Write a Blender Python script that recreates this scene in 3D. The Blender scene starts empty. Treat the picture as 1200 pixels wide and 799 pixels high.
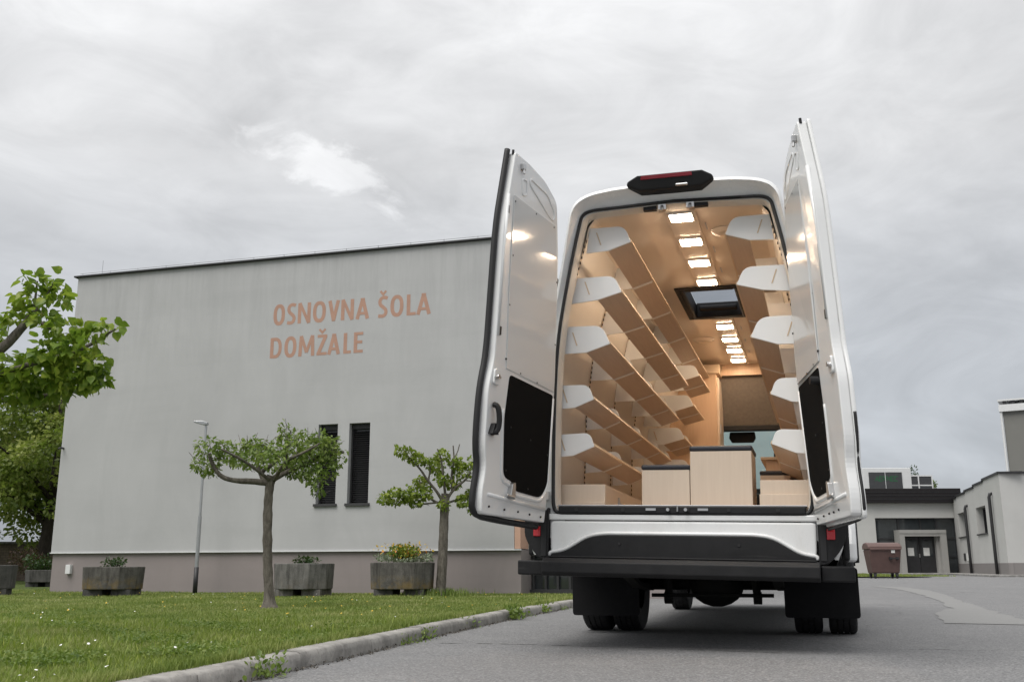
import bpy, bmesh, math, random
import numpy as np
from mathutils import Matrix, Vector, Quaternion
random.seed(7); RNG = np.random.default_rng(11)
R = math.radians
scene = bpy.context.scene
COL = scene.collection

# ------------------------------------------------------------------ camera
cam_d = bpy.data.cameras.new('camera'); cam = bpy.data.objects.new('camera', cam_d); COL.objects.link(cam)
cam_d.sensor_width = 36.0; cam_d.lens = 36.0*1150/1200; cam_d.clip_end = 2000; cam_d.clip_start = 0.05
cam.location = (0, 0, 0.48)
cam.matrix_world = Matrix.Translation((0, 0, 0.48)) @ Matrix.Rotation(R(90+12.953), 4, 'X') @ Matrix.Rotation(R(-0.15), 4, 'Z')
scene.camera = cam

# ------------------------------------------------------------------ sky, sun, exposure
SUN_EL, SUN_AZ = 58.0, 222.0          # azimuth clockwise from +Y
world = bpy.data.worlds.new('World'); scene.world = world; world.use_nodes = True
nt = world.node_tree; nt.nodes.clear()
def wn(t, **k):
    n = nt.nodes.new(t)
    for a, b in k.items(): setattr(n, a, b)
    return n
def wl(a, b): nt.links.new(a, b)
def wmath(op, a, b=None, c=None):
    n = wn('ShaderNodeMath', operation=op)
    for i, s in enumerate((a, b, c)):
        if s is None: continue
        if isinstance(s, (int, float)): n.inputs[i].default_value = s
        else: wl(s, n.inputs[i])
    return n.outputs[0]
def build_world():
    out = wn('ShaderNodeOutputWorld'); bg = wn('ShaderNodeBackground'); bg.inputs[1].default_value = 0.1
    sky = wn('ShaderNodeTexSky', sky_type='NISHITA', sun_disc=False)
    sky.sun_elevation = R(SUN_EL); sky.sun_rotation = R(SUN_AZ); sky.dust_density = 3.0; sky.air_density = 1.0
    tc = wn('ShaderNodeTexCoord'); sep = wn('ShaderNodeSeparateXYZ'); wl(tc.outputs['Generated'], sep.inputs[0])
    X, Y, Z = sep.outputs
    zc = wmath('MAXIMUM', Z, 0.0)
    den = wmath('ADD', zc, 0.22)
    cx = wmath('DIVIDE', X, den); cy = wmath('DIVIDE', Y, den)
    comb = wn('ShaderNodeCombineXYZ'); wl(cx, comb.inputs[0]); wl(cy, comb.inputs[1])
    def noise(scale, detail, rough, dist, off):
        m = wn('ShaderNodeMapping'); m.inputs['Location'].default_value = off
        wl(comb.outputs[0], m.inputs[0])
        n = wn('ShaderNodeTexNoise'); n.inputs['Scale'].default_value = scale; n.inputs['Detail'].default_value = detail
        n.inputs['Roughness'].default_value = rough; n.inputs['Distortion'].default_value = dist
        wl(m.outputs[0], n.inputs['Vector']); return n.outputs['Fac']
    def dnoise(scale, detail, rough, dist, off, sc=(1, 1, 2.4)):
        m = wn('ShaderNodeMapping'); m.inputs['Location'].default_value = off; m.inputs['Scale'].default_value = sc
        wl(tc.outputs['Generated'], m.inputs[0])
        n = wn('ShaderNodeTexNoise'); n.inputs['Scale'].default_value = scale; n.inputs['Detail'].default_value = detail
        n.inputs['Roughness'].default_value = rough; n.inputs['Distortion'].default_value = dist
        wl(m.outputs[0], n.inputs['Vector']); return n.outputs['Fac']
    n1 = dnoise(2.3, 7, 0.55, 0.6, (3.1, 1.7, 0.4)); n2 = dnoise(6.5, 9, 0.60, 0.9, (7.3, 4.2, 1.1))
    # overcast luminance: 1 + 2 sin(elevation), modulated by the cloud noise
    lum = wmath('MULTIPLY_ADD', zc, 4.6, 2.75)
    c1 = wmath('MULTIPLY_ADD', n1, 1.05, 0.475); c2 = wmath('MULTIPLY_ADD', n2, 0.50, 0.75)
    lum = wmath('MULTIPLY', wmath('MULTIPLY', lum, c1), c2)
    # a thin, brighter break in the cloud deck
    def dotc(v, vec):
        return wmath('ADD', wmath('ADD', wmath('MULTIPLY', X, vec[0]), wmath('MULTIPLY', Y, vec[1])), wmath('MULTIPLY', Z, vec[2]))
    d0 = Vector((-0.186, 0.900, 0.384)).normalized()
    e1 = Vector((1, 0.12, -0.42)); e1 = (e1 - d0*e1.dot(d0)).normalized(); e2 = d0.cross(e1)
    a = wmath('DIVIDE', dotc(None, e1), 0.12); b = wmath('DIVIDE', dotc(None, e2), 0.045)
    r = wmath('SQRT', wmath('ADD', wmath('MULTIPLY', a, a), wmath('MULTIPLY', b, b)))
    n3 = dnoise(13.0, 9, 0.60, 0.5, (1.3, 2.2, 0.7), (1, 1, 2.0))
    front = wmath('GREATER_THAN', dotc(None, d0), 0.5)
    mr = wn('ShaderNodeMapRange', interpolation_type='SMOOTHSTEP'); wl(wmath('ADD', wmath('MULTIPLY', n3, 2.6), wmath('MULTIPLY', r, -1.0)), mr.inputs[0])
    mr.inputs[1].default_value = 0.62; mr.inputs[2].default_value = 1.10; mr.inputs[3].default_value = 0; mr.inputs[4].default_value = 1
    lum = wmath('ADD', lum, wmath('MULTIPLY', wmath('MULTIPLY', mr.outputs[0], front), 1.25))
    # colour: cool towards the horizon, neutral higher up
    cr = wn('ShaderNodeMix', data_type='RGBA'); wl(wmath('MULTIPLY', zc, 2.6), cr.inputs[0])
    cr.inputs[6].default_value = (0.92, 0.98, 1.07, 1); cr.inputs[7].default_value = (1.0, 1.0, 1.0, 1)
    mul = wn('ShaderNodeVectorMath', operation='SCALE'); wl(cr.outputs[2], mul.inputs[0]); wl(lum, mul.inputs['Scale'])
    mx = wn('ShaderNodeMix', data_type='RGBA'); mx.inputs[0].default_value = 0.08
    wl(mul.outputs[0], mx.inputs[6]); wl(sky.outputs[0], mx.inputs[7])
    wl(mx.outputs[2], bg.inputs[0]); wl(bg.outputs[0], out.inputs[0])
build_world()
sun_d = bpy.data.lights.new('sun', 'SUN'); sun_d.energy = 1.5; sun_d.angle = R(40); sun_d.color = (1.0, 0.965, 0.92)
sun = bpy.data.objects.new('sun', sun_d); COL.objects.link(sun)
sd = Vector((math.sin(R(SUN_AZ))*math.cos(R(SUN_EL)), math.cos(R(SUN_AZ))*math.cos(R(SUN_EL)), math.sin(R(SUN_EL))))
sun.rotation_mode = 'QUATERNION'; sun.rotation_quaternion = sd.to_track_quat('Z', 'Y'); sun.location = (0, 0, 30)
vs = scene.view_settings; vs.view_transform = 'Standard'; vs.look = 'None'; vs.exposure = 0.72; vs.gamma = 1.0; vs.use_curve_mapping = False
scene.cycles.max_bounces = 8; scene.cycles.transparent_max_bounces = 16

# ------------------------------------------------------------------ helpers
class MB:
    def __init__(s): s.v = []; s.f = []
    def add(s, vs, fs):
        o = len(s.v); s.v += [tuple(p) for p in vs]; s.f += [tuple(i+o for i in f) for f in fs]; return s
    def box(s, x0, x1, y0, y1, z0, z1):
        v = [(x, y, z) for z in (z0, z1) for y in (y0, y1) for x in (x0, x1)]
        return s.add(v, [(0,2,3,1),(4,5,7,6),(0,1,5,4),(2,6,7,3),(0,4,6,2),(1,3,7,5)])
    def prism(s, poly, fn, d0, d1):
        n = len(poly)
        v = [fn(p, q, d0) for p, q in poly] + [fn(p, q, d1) for p, q in poly]
        f = [tuple(range(n-1, -1, -1)), tuple(range(n, 2*n))] + [(i, (i+1) % n, n+(i+1) % n, n+i) for i in range(n)]
        return s.add(v, f)
    def tube(s, pts, rad, n=8, caps=True):
        pts = [Vector(p) for p in pts]; m = len(pts)
        if not hasattr(rad, '__len__'): rad = [rad]*m
        rings = []; up = None
        for i, p in enumerate(pts):
            t = (pts[min(i+1, m-1)] - pts[max(i-1, 0)])
            t = t.normalized() if t.length > 1e-9 else Vector((0, 0, 1))
            if up is None: up = Vector((0, 0, 1)) if abs(t.z) < 0.9 else Vector((1, 0, 0))
            a = up - t*up.dot(t)
            if a.length < 1e-4: a = t.orthogonal()
            a.normalize(); up = a; b = t.cross(a)
            rings.append([p + (a*math.cos(2*math.pi*k/n) + b*math.sin(2*math.pi*k/n))*rad[i] for k in range(n)])
        v = [q for r in rings for q in r]
        f = [(i*n+k, i*n+(k+1) % n, (i+1)*n+(k+1) % n, (i+1)*n+k) for i in range(m-1) for k in range(n)]
        if caps: f += [tuple(range(n-1, -1, -1)), tuple((m-1)*n+k for k in range(n))]
        return s.add(v, f)
    def lathe(s, prof, n, fn, rmod=None):     # prof: (r, h); fn(x, y, h)
        m = len(prof); v = []
        for k in range(n):
            c, sn = math.cos(2*math.pi*k/n), math.sin(2*math.pi*k/n)
            for j, (r, h) in enumerate(prof):
                rr = r if rmod is None else rmod(k, j, r)
                v.append(fn(rr*c, rr*sn, h))
        f = [(k*m+j, ((k+1) % n)*m+j, ((k+1) % n)*m+j+1, k*m+j+1) for k in range(n) for j in range(m-1)]
        return s.add(v, f)
    def build(s, name, mat, parent=None, fn=None, smooth=False, bevel=0, seg=2, auto=None, fix=True):
        me = bpy.data.meshes.new(name)
        v = [tuple(fn(*p)) for p in s.v] if fn else s.v
        me.from_pydata(v, [], s.f)
        if fix:
            bm = bmesh.new(); bm.from_mesh(me); bmesh.ops.recalc_face_normals(bm, faces=bm.faces); bm.to_mesh(me); bm.free()
        return link(name, me, mat, parent, smooth, bevel, seg, auto)
def link(name, me, mat, parent=None, smooth=False, bevel=0, seg=2, auto=None):
    me.materials.append(mat)
    o = bpy.data.objects.new(name, me); COL.objects.link(o)
    if parent is not None: o.parent = parent
    if smooth or auto:
        me.polygons.foreach_set('use_smooth', [True]*len(me.polygons))
        if auto: me.set_sharp_from_angle(angle=R(auto))
    if bevel:
        b = o.modifiers.new('bevel', 'BEVEL'); b.width = bevel; b.segments = seg; b.limit_method = 'ANGLE'; b.angle_limit = R(35)
        b.harden_normals = False
    return o
def tag(o, label=None, cat=None, group=None, kind=None):
    for k, v in (('label', label), ('category', cat), ('group', group), ('kind', kind)):
        if v: o[k] = v
    return o
def empty(name, loc=(0, 0, 0), rz=0.0):
    o = bpy.data.objects.new(name, None); COL.objects.link(o); o.location = loc; o.rotation_euler = (0, 0, rz); o.empty_display_size = 0.2
    return o
def copy_of(o, parent, M=None):
    c = o.copy(); COL.objects.link(c); c.parent = parent
    if M is not None: c.matrix_local = M
    return c
def chaikin(p, it=2, closed=True):
    for _ in range(it):
        q = []; n = len(p)
        if not closed: q.append(p[0])
        for i in range(n if closed else n-1):
            a, b = p[i], p[(i+1) % n]
            q.append(tuple(.75*x+.25*y for x, y in zip(a, b))); q.append(tuple(.25*x+.75*y for x, y in zip(a, b)))
        if not closed: q.append(p[-1])
        p = q
    return p
def roundpoly(p, r, k=4):
    """round the corners of a closed 2D polygon; r is one radius or a list"""
    out = []; n = len(p)
    for i in range(n):
        rr = r[i] if hasattr(r, '__len__') else r
        b = Vector(p[i]); a = Vector(p[i-1]); c = Vector(p[(i+1) % n])
        if rr <= 0: out.append(tuple(b)); continue
        d1 = (a-b); d2 = (c-b); l = min(rr, d1.length*.49, d2.length*.49)
        s0 = b + d1.normalized()*l; s1 = b + d2.normalized()*l
        for j in range(k+1):
            t = j/k; out.append(tuple(s0*(1-t)**2 + b*2*t*(1-t) + s1*t*t))
    return out
def resample(p, n):
    p = [Vector(q) for q in p]; L = [0]
    for a, b in zip(p, p[1:]): L.append(L[-1]+(b-a).length)
    out = []; j = 0
    for i in range(n):
        t = L[-1]*i/(n-1)
        while j < len(p)-2 and L[j+1] < t: j += 1
        d = L[j+1]-L[j]; out.append(tuple(p[j].lerp(p[j+1], 0 if d == 0 else min(1, (t-L[j])/d))))
    return out

# ------------------------------------------------------------------ materials
class NT:
    def __init__(s, name):
        s.m = bpy.data.materials.new(name); s.m.use_nodes = True; s.t = s.m.node_tree
        s.b = s.t.nodes['Principled BSDF']; s.co = None
    def n(s, t, **k):
        x = s.t.nodes.new(t)
        for a, b in k.items(): setattr(x, a, b)
        return x
    def l(s, a, b): s.t.links.new(a, b)
    def coord(s, kind='Object'):
        return s.n('ShaderNodeTexCoord').outputs[kind]
    def pos(s): return s.n('ShaderNodeNewGeometry').outputs['Position']
    def noise(s, vec, scale, detail=4, rough=.5, stretch=None, dist=0):
        if stretch:
            mp = s.n('ShaderNodeMapping'); mp.inputs['Scale'].default_value = stretch; s.l(vec, mp.inputs[0]); vec = mp.outputs[0]
        x = s.n('ShaderNodeTexNoise'); x.inputs['Scale'].default_value = scale; x.inputs['Detail'].default_value = detail
        x.inputs['Roughness'].default_value = rough; x.inputs['Distortion'].default_value = dist
        s.l(vec, x.inputs['Vector']); return x.outputs['Fac']
    def ramp(s, fac, stops):
        x = s.n('ShaderNodeValToRGB'); e = x.color_ramp.elements
        while len(e) < len(stops): e.new(.5)
        for el, (p, c) in zip(e, stops): el.position = p; el.color = (*c, 1) if len(c) == 3 else c
        s.l(fac, x.inputs[0]); return x.outputs[0]
    def mix(s, f, a, b, mode='MIX'):
        x = s.n('ShaderNodeMix', data_type='RGBA', blend_type=mode)
        for i, q in ((0, f), (6, a), (7, b)):
            if isinstance(q, (int, float)): x.inputs[i].default_value = q
            elif isinstance(q, tuple): x.inputs[i].default_value = (*q, 1) if len(q) == 3 else q
            else: s.l(q, x.inputs[i])
        return x.outputs[2]
    def mth(s, op, a, b=0.0):
        x = s.n('ShaderNodeMath', operation=op)
        for i, q in enumerate((a, b)):
            if isinstance(q, (int, float)): x.inputs[i].default_value = q
            else: s.l(q, x.inputs[i])
        return x.outputs[0]
    def bump(s, h, strength, dist):
        x = s.n('ShaderNodeBump'); x.inputs['Strength'].default_value = strength; x.inputs['Distance'].default_value = dist
        s.l(h, x.inputs['Height']); s.l(x.outputs[0], s.b.inputs['Normal'])
    def set(s, color=None, rough=None, metal=None, spec=None, coat=None):
        for k, v in (('Base Color', color), ('Roughness', rough), ('Metallic', metal), ('Specular IOR Level', spec), ('Coat Weight', coat)):
            if v is None: continue
            if isinstance(v, (int, float)): s.b.inputs[k].default_value = v
            elif isinstance(v, tuple): s.b.inputs[k].default_value = (*v, 1)
            else: s.l(v, s.b.inputs[k])
        return s
def basic(name, c, rough=.5, metal=0, var=.12, scale=6, bump=0, bscale=80, coat=0, spec=.5, stretch=None, rv=0.06):
    s = NT(name); co = s.coord()
    f = s.noise(co, scale, 5, .6, stretch)
    lo = tuple(max(0, x*(1-var)) for x in c); hi = tuple(min(1, x*(1+var)) for x in c)
    s.set(color=s.ramp(f, [(.25, lo), (.75, hi)]), metal=metal, coat=coat, spec=spec)
    rr = s.n('ShaderNodeMapRange'); s.l(f, rr.inputs[0]); rr.inputs[3].default_value = max(0, rough-rv); rr.inputs[4].default_value = min(1, rough+rv)
    s.l(rr.outputs[0], s.b.inputs['Roughness'])
    if bump: s.bump(s.noise(co, bscale, 3), bump, .01)
    return s.m
M = {}
def mat_paint():
    s = NT('white_paint'); co = s.coord()
    d = s.ramp(s.noise(co, 5, 9, .72, (1, 1, .5), .6), [(.50, (0, 0, 0)), (.80, (1, 1, 1))]); g = s.ramp(s.noise(co, 60, 4, .7), [(.60, (0, 0, 0)), (.74, (1, 1, 1))])
    sp_ = s.n('ShaderNodeSeparateXYZ'); s.l(co, sp_.inputs[0]); z = s.n('ShaderNodeMapRange'); s.l(sp_.outputs[2], z.inputs[0])
    z.inputs[1].default_value = 1.1; z.inputs[2].default_value = .45; z.inputs[3].default_value = .12; z.inputs[4].default_value = 1
    c = s.mix(s.mth('MULTIPLY', s.mth('MULTIPLY', d, z.outputs[0]), .45), (.77, .78, .78), (.42, .39, .34))
    c = s.mix(s.mth('MULTIPLY', s.mth('MULTIPLY', g, z.outputs[0]), .25), c, (.30, .28, .25))
    s.set(color=c, coat=.4); r = s.n('ShaderNodeMapRange'); s.l(d, r.inputs[0]); r.inputs[3].default_value = .25; r.inputs[4].default_value = .5; s.l(r.outputs[0], s.b.inputs['Roughness']); return s.m
M['white_paint'] = mat_paint()
M['door_white'] = basic('door_white', (.74, .75, .75), .30, var=.03, coat=.4, scale=4)
M['trim_sheet'] = basic('trim_sheet', (.62, .63, .63), .13, var=.02, scale=2, coat=.3)
M['seal'] = basic('seal', (.012, .012, .013), .55)
M['black_plastic'] = basic('black_plastic', (.010, .010, .011), .55, spec=.35, var=.2, bump=.15, bscale=300)
M['bumper_plastic'] = basic('bumper_plastic', (.011, .011, .012), .55, spec=.3, var=.25, bump=.1, bscale=250)
def mat_step():
    s = NT('bumper_plastic'); co = s.coord()
    f = s.noise(co, 9, 8, .7); sc = s.ramp(s.noise(co, 4, 8, .75, (.6, 6, 9), .4), [(.60, (0, 0, 0)), (.70, (1, 1, 1))])
    c = s.mix(s.mth('MULTIPLY', sc, .35), s.ramp(f, [(.3, (.008, .008, .009)), (.7, (.016, .016, .017))]), (.07, .068, .065))
    s.set(color=c, spec=.3); r = s.n('ShaderNodeMapRange'); s.l(f, r.inputs[0]); r.inputs[3].default_value = .42; r.inputs[4].default_value = .68; s.l(r.outputs[0], s.b.inputs['Roughness'])
    s.bump(s.noise(co, 250, 3), .15, .01); return s.m
M['bumper_plastic'] = mat_step()
M['door_felt'] = basic('door_felt', (.005, .005, .005), .95, spec=.1, bump=.4, bscale=500)
M['rubber'] = basic('rubber', (.016, .016, .017), .75, var=.3, bump=.2, bscale=120)
M['flap_rubber'] = basic('flap_rubber', (.009, .009, .010), .8, spec=.2, var=.25, bump=.15, bscale=60)
M['underbody'] = basic('underbody', (.015, .014, .013), .85, var=.4)
M['steel'] = basic('steel', (.55, .55, .55), .35, metal=1)
M['aluminium'] = basic('aluminium', (.42, .42, .43), .5, metal=.6)
M['rim_steel'] = basic('rim_steel', (.35, .35, .36), .45, metal=.6)
M['cushion'] = basic('cushion', (.016, .018, .026), .5, bump=.2, bscale=90)
M['white_panel'] = basic('white_panel', (.78, .78, .77), .5, var=.02)
M['felt_grey'] = basic('felt_grey', (.19, .165, .14), .95, var=.15, scale=30, bump=.3, bscale=300)
M['seat_black'] = basic('seat_black', (.015, .015, .017), .7)
def mat_red():
    s = NT('red_lens'); s.set(color=(.45, .012, .02), rough=.15, coat=.6)
    v = s.n('ShaderNodeTexVoronoi'); v.inputs['Scale'].default_value = 120; s.l(s.coord(), v.inputs['Vector']); s.bump(v.outputs[0], .3, .004); return s.m
M['red_lens'] = mat_red()
M['red_dark'] = basic('red_dark', (.25, .02, .035), .2, coat=.5)
def mat_birch(name, a, b, rough=.45, axis=(1.2, 22, 22)):
    s = NT(name); co = s.coord()
    f = s.noise(co, 3.0, 8, .65, axis, .4); g = s.noise(co, 2.0, 3)
    c = s.mix(s.mth('MULTIPLY', g, .35), s.ramp(f, [(.3, a), (.72, b)]), a)
    s.set(color=c, rough=rough); s.bump(f, .06, .004); return s.m
M['birch'] = mat_birch('birch', (.60, .49, .385), (.66, .55, .44), axis=(20, 20, 1.0))
M['birch_long'] = mat_birch('birch_long', (.46, .355, .275), (.55, .44, .35), axis=(22, 1.2, 22))
M['birch_edge'] = mat_birch('birch_edge', (.58, .44, .3), (.66, .52, .38), axis=(22, 1.2, 22))
M['birch_warm'] = mat_birch('birch_warm', (.56, .38, .24), (.65, .46, .31), axis=(22, 22, 1.2))
M['lining'] = basic('lining', (.62, .57, .50), .45, var=.04, scale=3)
M['jamb'] = basic('jamb', (.62, .57, .50), .5, var=.05)
M['ceiling_tan'] = basic('ceiling_tan', (.76, .65, .53), .20, var=.03, scale=2, bump=.12, bscale=3, coat=.2)
def mat_emit(name, c, st):
    s = NT(name); s.set(color=(.8, .8, .8)); s.b.inputs['Emission Color'].default_value = (*c, 1); s.b.inputs['Emission Strength'].default_value = st; return s.m
M['lamp_glow'] = mat_emit('lamp_glow', (1.0, .75, .52), 46)
def mat_glass(name, tint=(.9, .95, .93), alpha=.25, rough=.03):
    s = NT(name); g = s.n('ShaderNodeBsdfGlossy'); g.inputs['Roughness'].default_value = rough
    t = s.n('ShaderNodeBsdfTransparent'); t.inputs[0].default_value = (*tint, 1)
    lw = s.n('ShaderNodeLayerWeight'); fr = s.n('ShaderNodeMapRange'); s.l(s.mth('POWER', lw.outputs['Facing'], 4.0), fr.inputs[0]); fr.inputs[3].default_value = .05; fr.inputs[4].default_value = .65
    mx = s.n('ShaderNodeMixShader'); s.l(fr.outputs[0], mx.inputs[0]); s.l(t.outputs[0], mx.inputs[1]); s.l(g.outputs[0], mx.inputs[2])
    s.l(mx.outputs[0], s.t.nodes['Material Output'].inputs[0]); return s.m
M['glass'] = mat_glass('glass', (.50, .60, .55))
M['hatch_glass'] = mat_glass('hatch_glass', (.55, .58, .62))
M['dark_glass'] = basic('dark_glass', (.03, .033, .036), .06, var=.3, scale=.6, spec=.7, rv=.03)
M['facade_glass'] = basic('facade_glass', (.035, .04, .043), .04, var=.5, scale=.4, spec=.8, rv=.02)

def mat_stucco(name, c, streak=.3, stain=(.20, .20, .19), grain=260, bstr=.25, drip=None):
    s = NT(name); co = s.coord()
    big = s.noise(co, .55, 6, .6); v = s.noise(co, 1.0, 8, .65, (1.6, 1.6, .5), .9); fine = s.noise(co, 38, 4, .6); hzn = s.noise(co, 1.1, 6, .6, (.35, .35, 2.2), .5)
    a = s.ramp(v, [(.35, (0, 0, 0)), (.75, (1, 1, 1))]); h = s.ramp(hzn, [(.48, (0, 0, 0)), (.72, (1, 1, 1))])
    base = s.mix(s.ramp(big, [(.3, (0, 0, 0)), (.7, (1, 1, 1))]), tuple(x*.95 for x in c), tuple(min(1, x*1.05) for x in c))
    base = s.mix(s.mth('MULTIPLY', a, streak), base, stain)
    base = s.mix(s.mth('MULTIPLY', h, streak*.55), base, stain)
    if drip:
        sp_ = s.n('ShaderNodeSeparateXYZ'); s.l(co, sp_.inputs[0]); zr = s.n('ShaderNodeMapRange'); s.l(sp_.outputs[2], zr.inputs[0])
        zr.inputs[1].default_value = drip-2.6; zr.inputs[2].default_value = drip; zr.inputs[3].default_value = 0; zr.inputs[4].default_value = 1
        dn = s.ramp(s.noise(co, 1.7, 8, .72, (3, 3, .22), .8), [(.46, (0, 0, 0)), (.72, (1, 1, 1))])
        base = s.mix(s.mth('MULTIPLY', s.mth('MULTIPLY', zr.outputs[0], dn), .40), base, stain)
    base = s.mix(s.ramp(fine, [(.3, (.0, .0, .0)), (.7, (.12, .12, .12))]), base, tuple(x*.8 for x in c))
    s.set(color=base, rough=.9, spec=.2); s.bump(s.noise(co, grain, 4, .7), bstr, .01); return s.m
M['stucco'] = mat_stucco('stucco', (.462, .466, .468), .22, (.27, .272, .274), drip=5.9)
M['stucco_pale'] = mat_stucco('stucco_pale', (.52, .52, .505), .18, (.38, .38, .36))
M['stucco_orange'] = mat_stucco('stucco_orange', (.60, .38, .28), .15)
M['plinth'] = mat_stucco('plinth', (.30, .264, .257), .35, (.19, .18, .18), 120, .5)
M['plinth_grey'] = mat_stucco('plinth_grey', (.24, .225, .22), .25)
M['letter'] = basic('letter', (.42, .25, .185), .8, var=.10, scale=5, bump=.2, bscale=200)
M['dark_metal'] = basic('dark_metal', (.022, .022, .024), .5, var=.2)
M['fascia'] = basic('fascia', (.016, .014, .015), .6, var=.2, spec=.25)
M['blind'] = basic('blind', (.028, .028, .030), .45, var=.15)
M['pole_grey'] = basic('pole_grey', (.42, .43, .44), .4, metal=.7)
M['sill_dark'] = basic('sill_dark', (.04, .04, .042), .6)
M['panel_grey'] = basic('panel_grey', (.05, .052, .055), .5, var=.15)
M['green_letter'] = basic('green_letter', (.02, .11, .045), .5)
M['white_trim'] = basic('white_trim', (.68, .69, .69), .5, var=.05)
M['tower_grey'] = mat_stucco('tower_grey', (.20, .20, .185), .2)
M['bin_brown'] = basic('bin_brown', (.085, .048, .042), .6, var=.15, scale=5)
M['bin_lid'] = basic('bin_lid', (.115, .067, .059), .55, var=.15, scale=5)
M['paper'] = basic('paper', (.7, .7, .68), .7)
M['frame_stone'] = mat_stucco('frame_stone', (.34, .335, .32), .2)

def mat_asphalt():
    s = NT('asphalt'); p = s.pos()
    big = s.noise(p, .35, 5, .6); mid = s.noise(p, 2.2, 6, .65, None, .4)
    vo = s.n('ShaderNodeTexVoronoi'); vo.inputs['Scale'].default_value = 115; s.l(p, vo.inputs['Vector'])
    ag = s.ramp(vo.outputs['Color'], [(.12, (.075, .076, .079)), (.55, (.19, .19, .192)), (.9, (.36, .36, .355)), (1.0, (.52, .51, .50))])
    c = s.mix(.34, ag, s.ramp(s.noise(p, 45, 3), [(.3, (.15, .15, .154)), (.7, (.24, .24, .24))]))
    c = s.mix(s.ramp(big, [(.35, (0, 0, 0)), (.65, (.45, .45, .45))]), c, (.15, .151, .155))
    c = s.mix(s.ramp(mid, [(.52, (0, 0, 0)), (.75, (.35, .35, .35))]), c, (.27, .268, .262))
    ck = s.n('ShaderNodeTexVoronoi', feature='DISTANCE_TO_EDGE'); ck.inputs['Scale'].default_value = .42
    wv_ = s.n('ShaderNodeVectorMath', operation='ADD'); nz = s.n('ShaderNodeTexNoise'); nz.inputs['Scale'].default_value = 1.6; nz.inputs['Detail'].default_value = 6; s.l(p, nz.inputs['Vector'])
    s.l(p, wv_.inputs[0]); s.l(nz.outputs['Color'], wv_.inputs[1]); s.l(wv_.outputs[0], ck.inputs['Vector'])
    crk = s.mth('MULTIPLY', s.ramp(ck.outputs['Distance'], [(.0, (1, 1, 1)), (.006, (0, 0, 0))]), s.ramp(s.noise(p, .5, 3), [(.5, (0, 0, 0)), (.6, (1, 1, 1))]))
    c = s.mix(s.mth('MULTIPLY', crk, .7), c, (.03, .03, .03))
    oil = s.ramp(s.noise(p, 3.1, 3, .5), [(.70, (0, 0, 0)), (.76, (1, 1, 1))]); c = s.mix(s.mth('MULTIPLY', oil, .45), c, (.05, .05, .052))
    s.set(color=c, rough=.85, spec=.3)
    h = s.mix(.5, vo.outputs['Distance'], s.noise(p, 160, 3)); s.bump(h, .5, .006); return s.m
M['asphalt'] = mat_asphalt()
def mat_patch():
    s = NT('asphalt_patch'); p = s.pos()
    c = s.ramp(s.noise(p, 60, 4, .7), [(.3, (.18, .18, .178)), (.7, (.30, .30, .292))])
    c = s.mix(s.noise(p, 1.5, 5), c, (.22, .22, .218)); s.set(color=c, rough=.9, spec=.25); s.bump(s.noise(p, 150, 3), .4, .006); return s.m
M['asphalt_patch'] = mat_patch()
def mat_concrete(name, a, b, moss=0.0, streak=(5, 5, .6)):
    s = NT(name); co = s.coord(); p = s.pos()
    f = s.noise(p, 7, 8, .7); g = s.noise(p, 55, 4, .7); st = s.noise(p, 3, 6, .65, streak, .3)
    c = s.ramp(f, [(.3, a), (.7, b)]); c = s.mix(s.ramp(st, [(.45, (0, 0, 0)), (.7, (.7, .7, .7))]), c, tuple(x*.30 for x in a))
    c = s.mix(s.ramp(g, [(.55, (0, 0, 0)), (.72, (.6, .6, .6))]), c, tuple(x*.5 for x in a))
    if moss:
        sep = s.n('ShaderNodeSeparateXYZ'); s.l(p, sep.inputs[0])
        z = s.n('ShaderNodeMapRange'); s.l(sep.outputs[2], z.inputs[0]); z.inputs[1].default_value = .38; z.inputs[2].default_value = .14; z.inputs[3].default_value = 0; z.inputs[4].default_value = 1
        m = s.mth('MULTIPLY', z.outputs[0], s.ramp(s.noise(p, 6, 5, .7), [(.42, (0, 0, 0)), (.6, (1, 1, 1))]))
        c = s.mix(s.mth('MULTIPLY', m, moss), c, (.20, .135, .035))
    s.set(color=c, rough=.95, spec=.2); s.bump(s.mix(.5, f, g), .6, .012); return s.m
M['concrete'] = mat_concrete('concrete', (.075, .072, .064), (.165, .157, .145), .9)
M['concrete_pale'] = mat_concrete('concrete_pale', (.12, .117, .11), (.22, .213, .20), .15)
M['concrete_dark'] = mat_concrete('concrete_dark', (.07, .07, .066), (.13, .125, .12))
M['kerb'] = mat_concrete('kerb', (.27, .26, .245), (.43, .415, .39), streak=(1.5, 1.5, 1.5))
M['pavement'] = mat_concrete('pavement', (.26, .255, .24), (.34, .33, .32), streak=(1, 1, 1))
def mat_soil():
    s = NT('lawn_soil'); p = s.pos()
    c = s.ramp(s.noise(p, 9, 7, .7), [(.3, (.05, .075, .022)), (.7, (.11, .14, .045))])
    s.set(color=c, rough=1, spec=.1); s.bump(s.noise(p, 70, 4), .8, .03); return s.m
M['lawn_soil'] = mat_soil()
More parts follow.
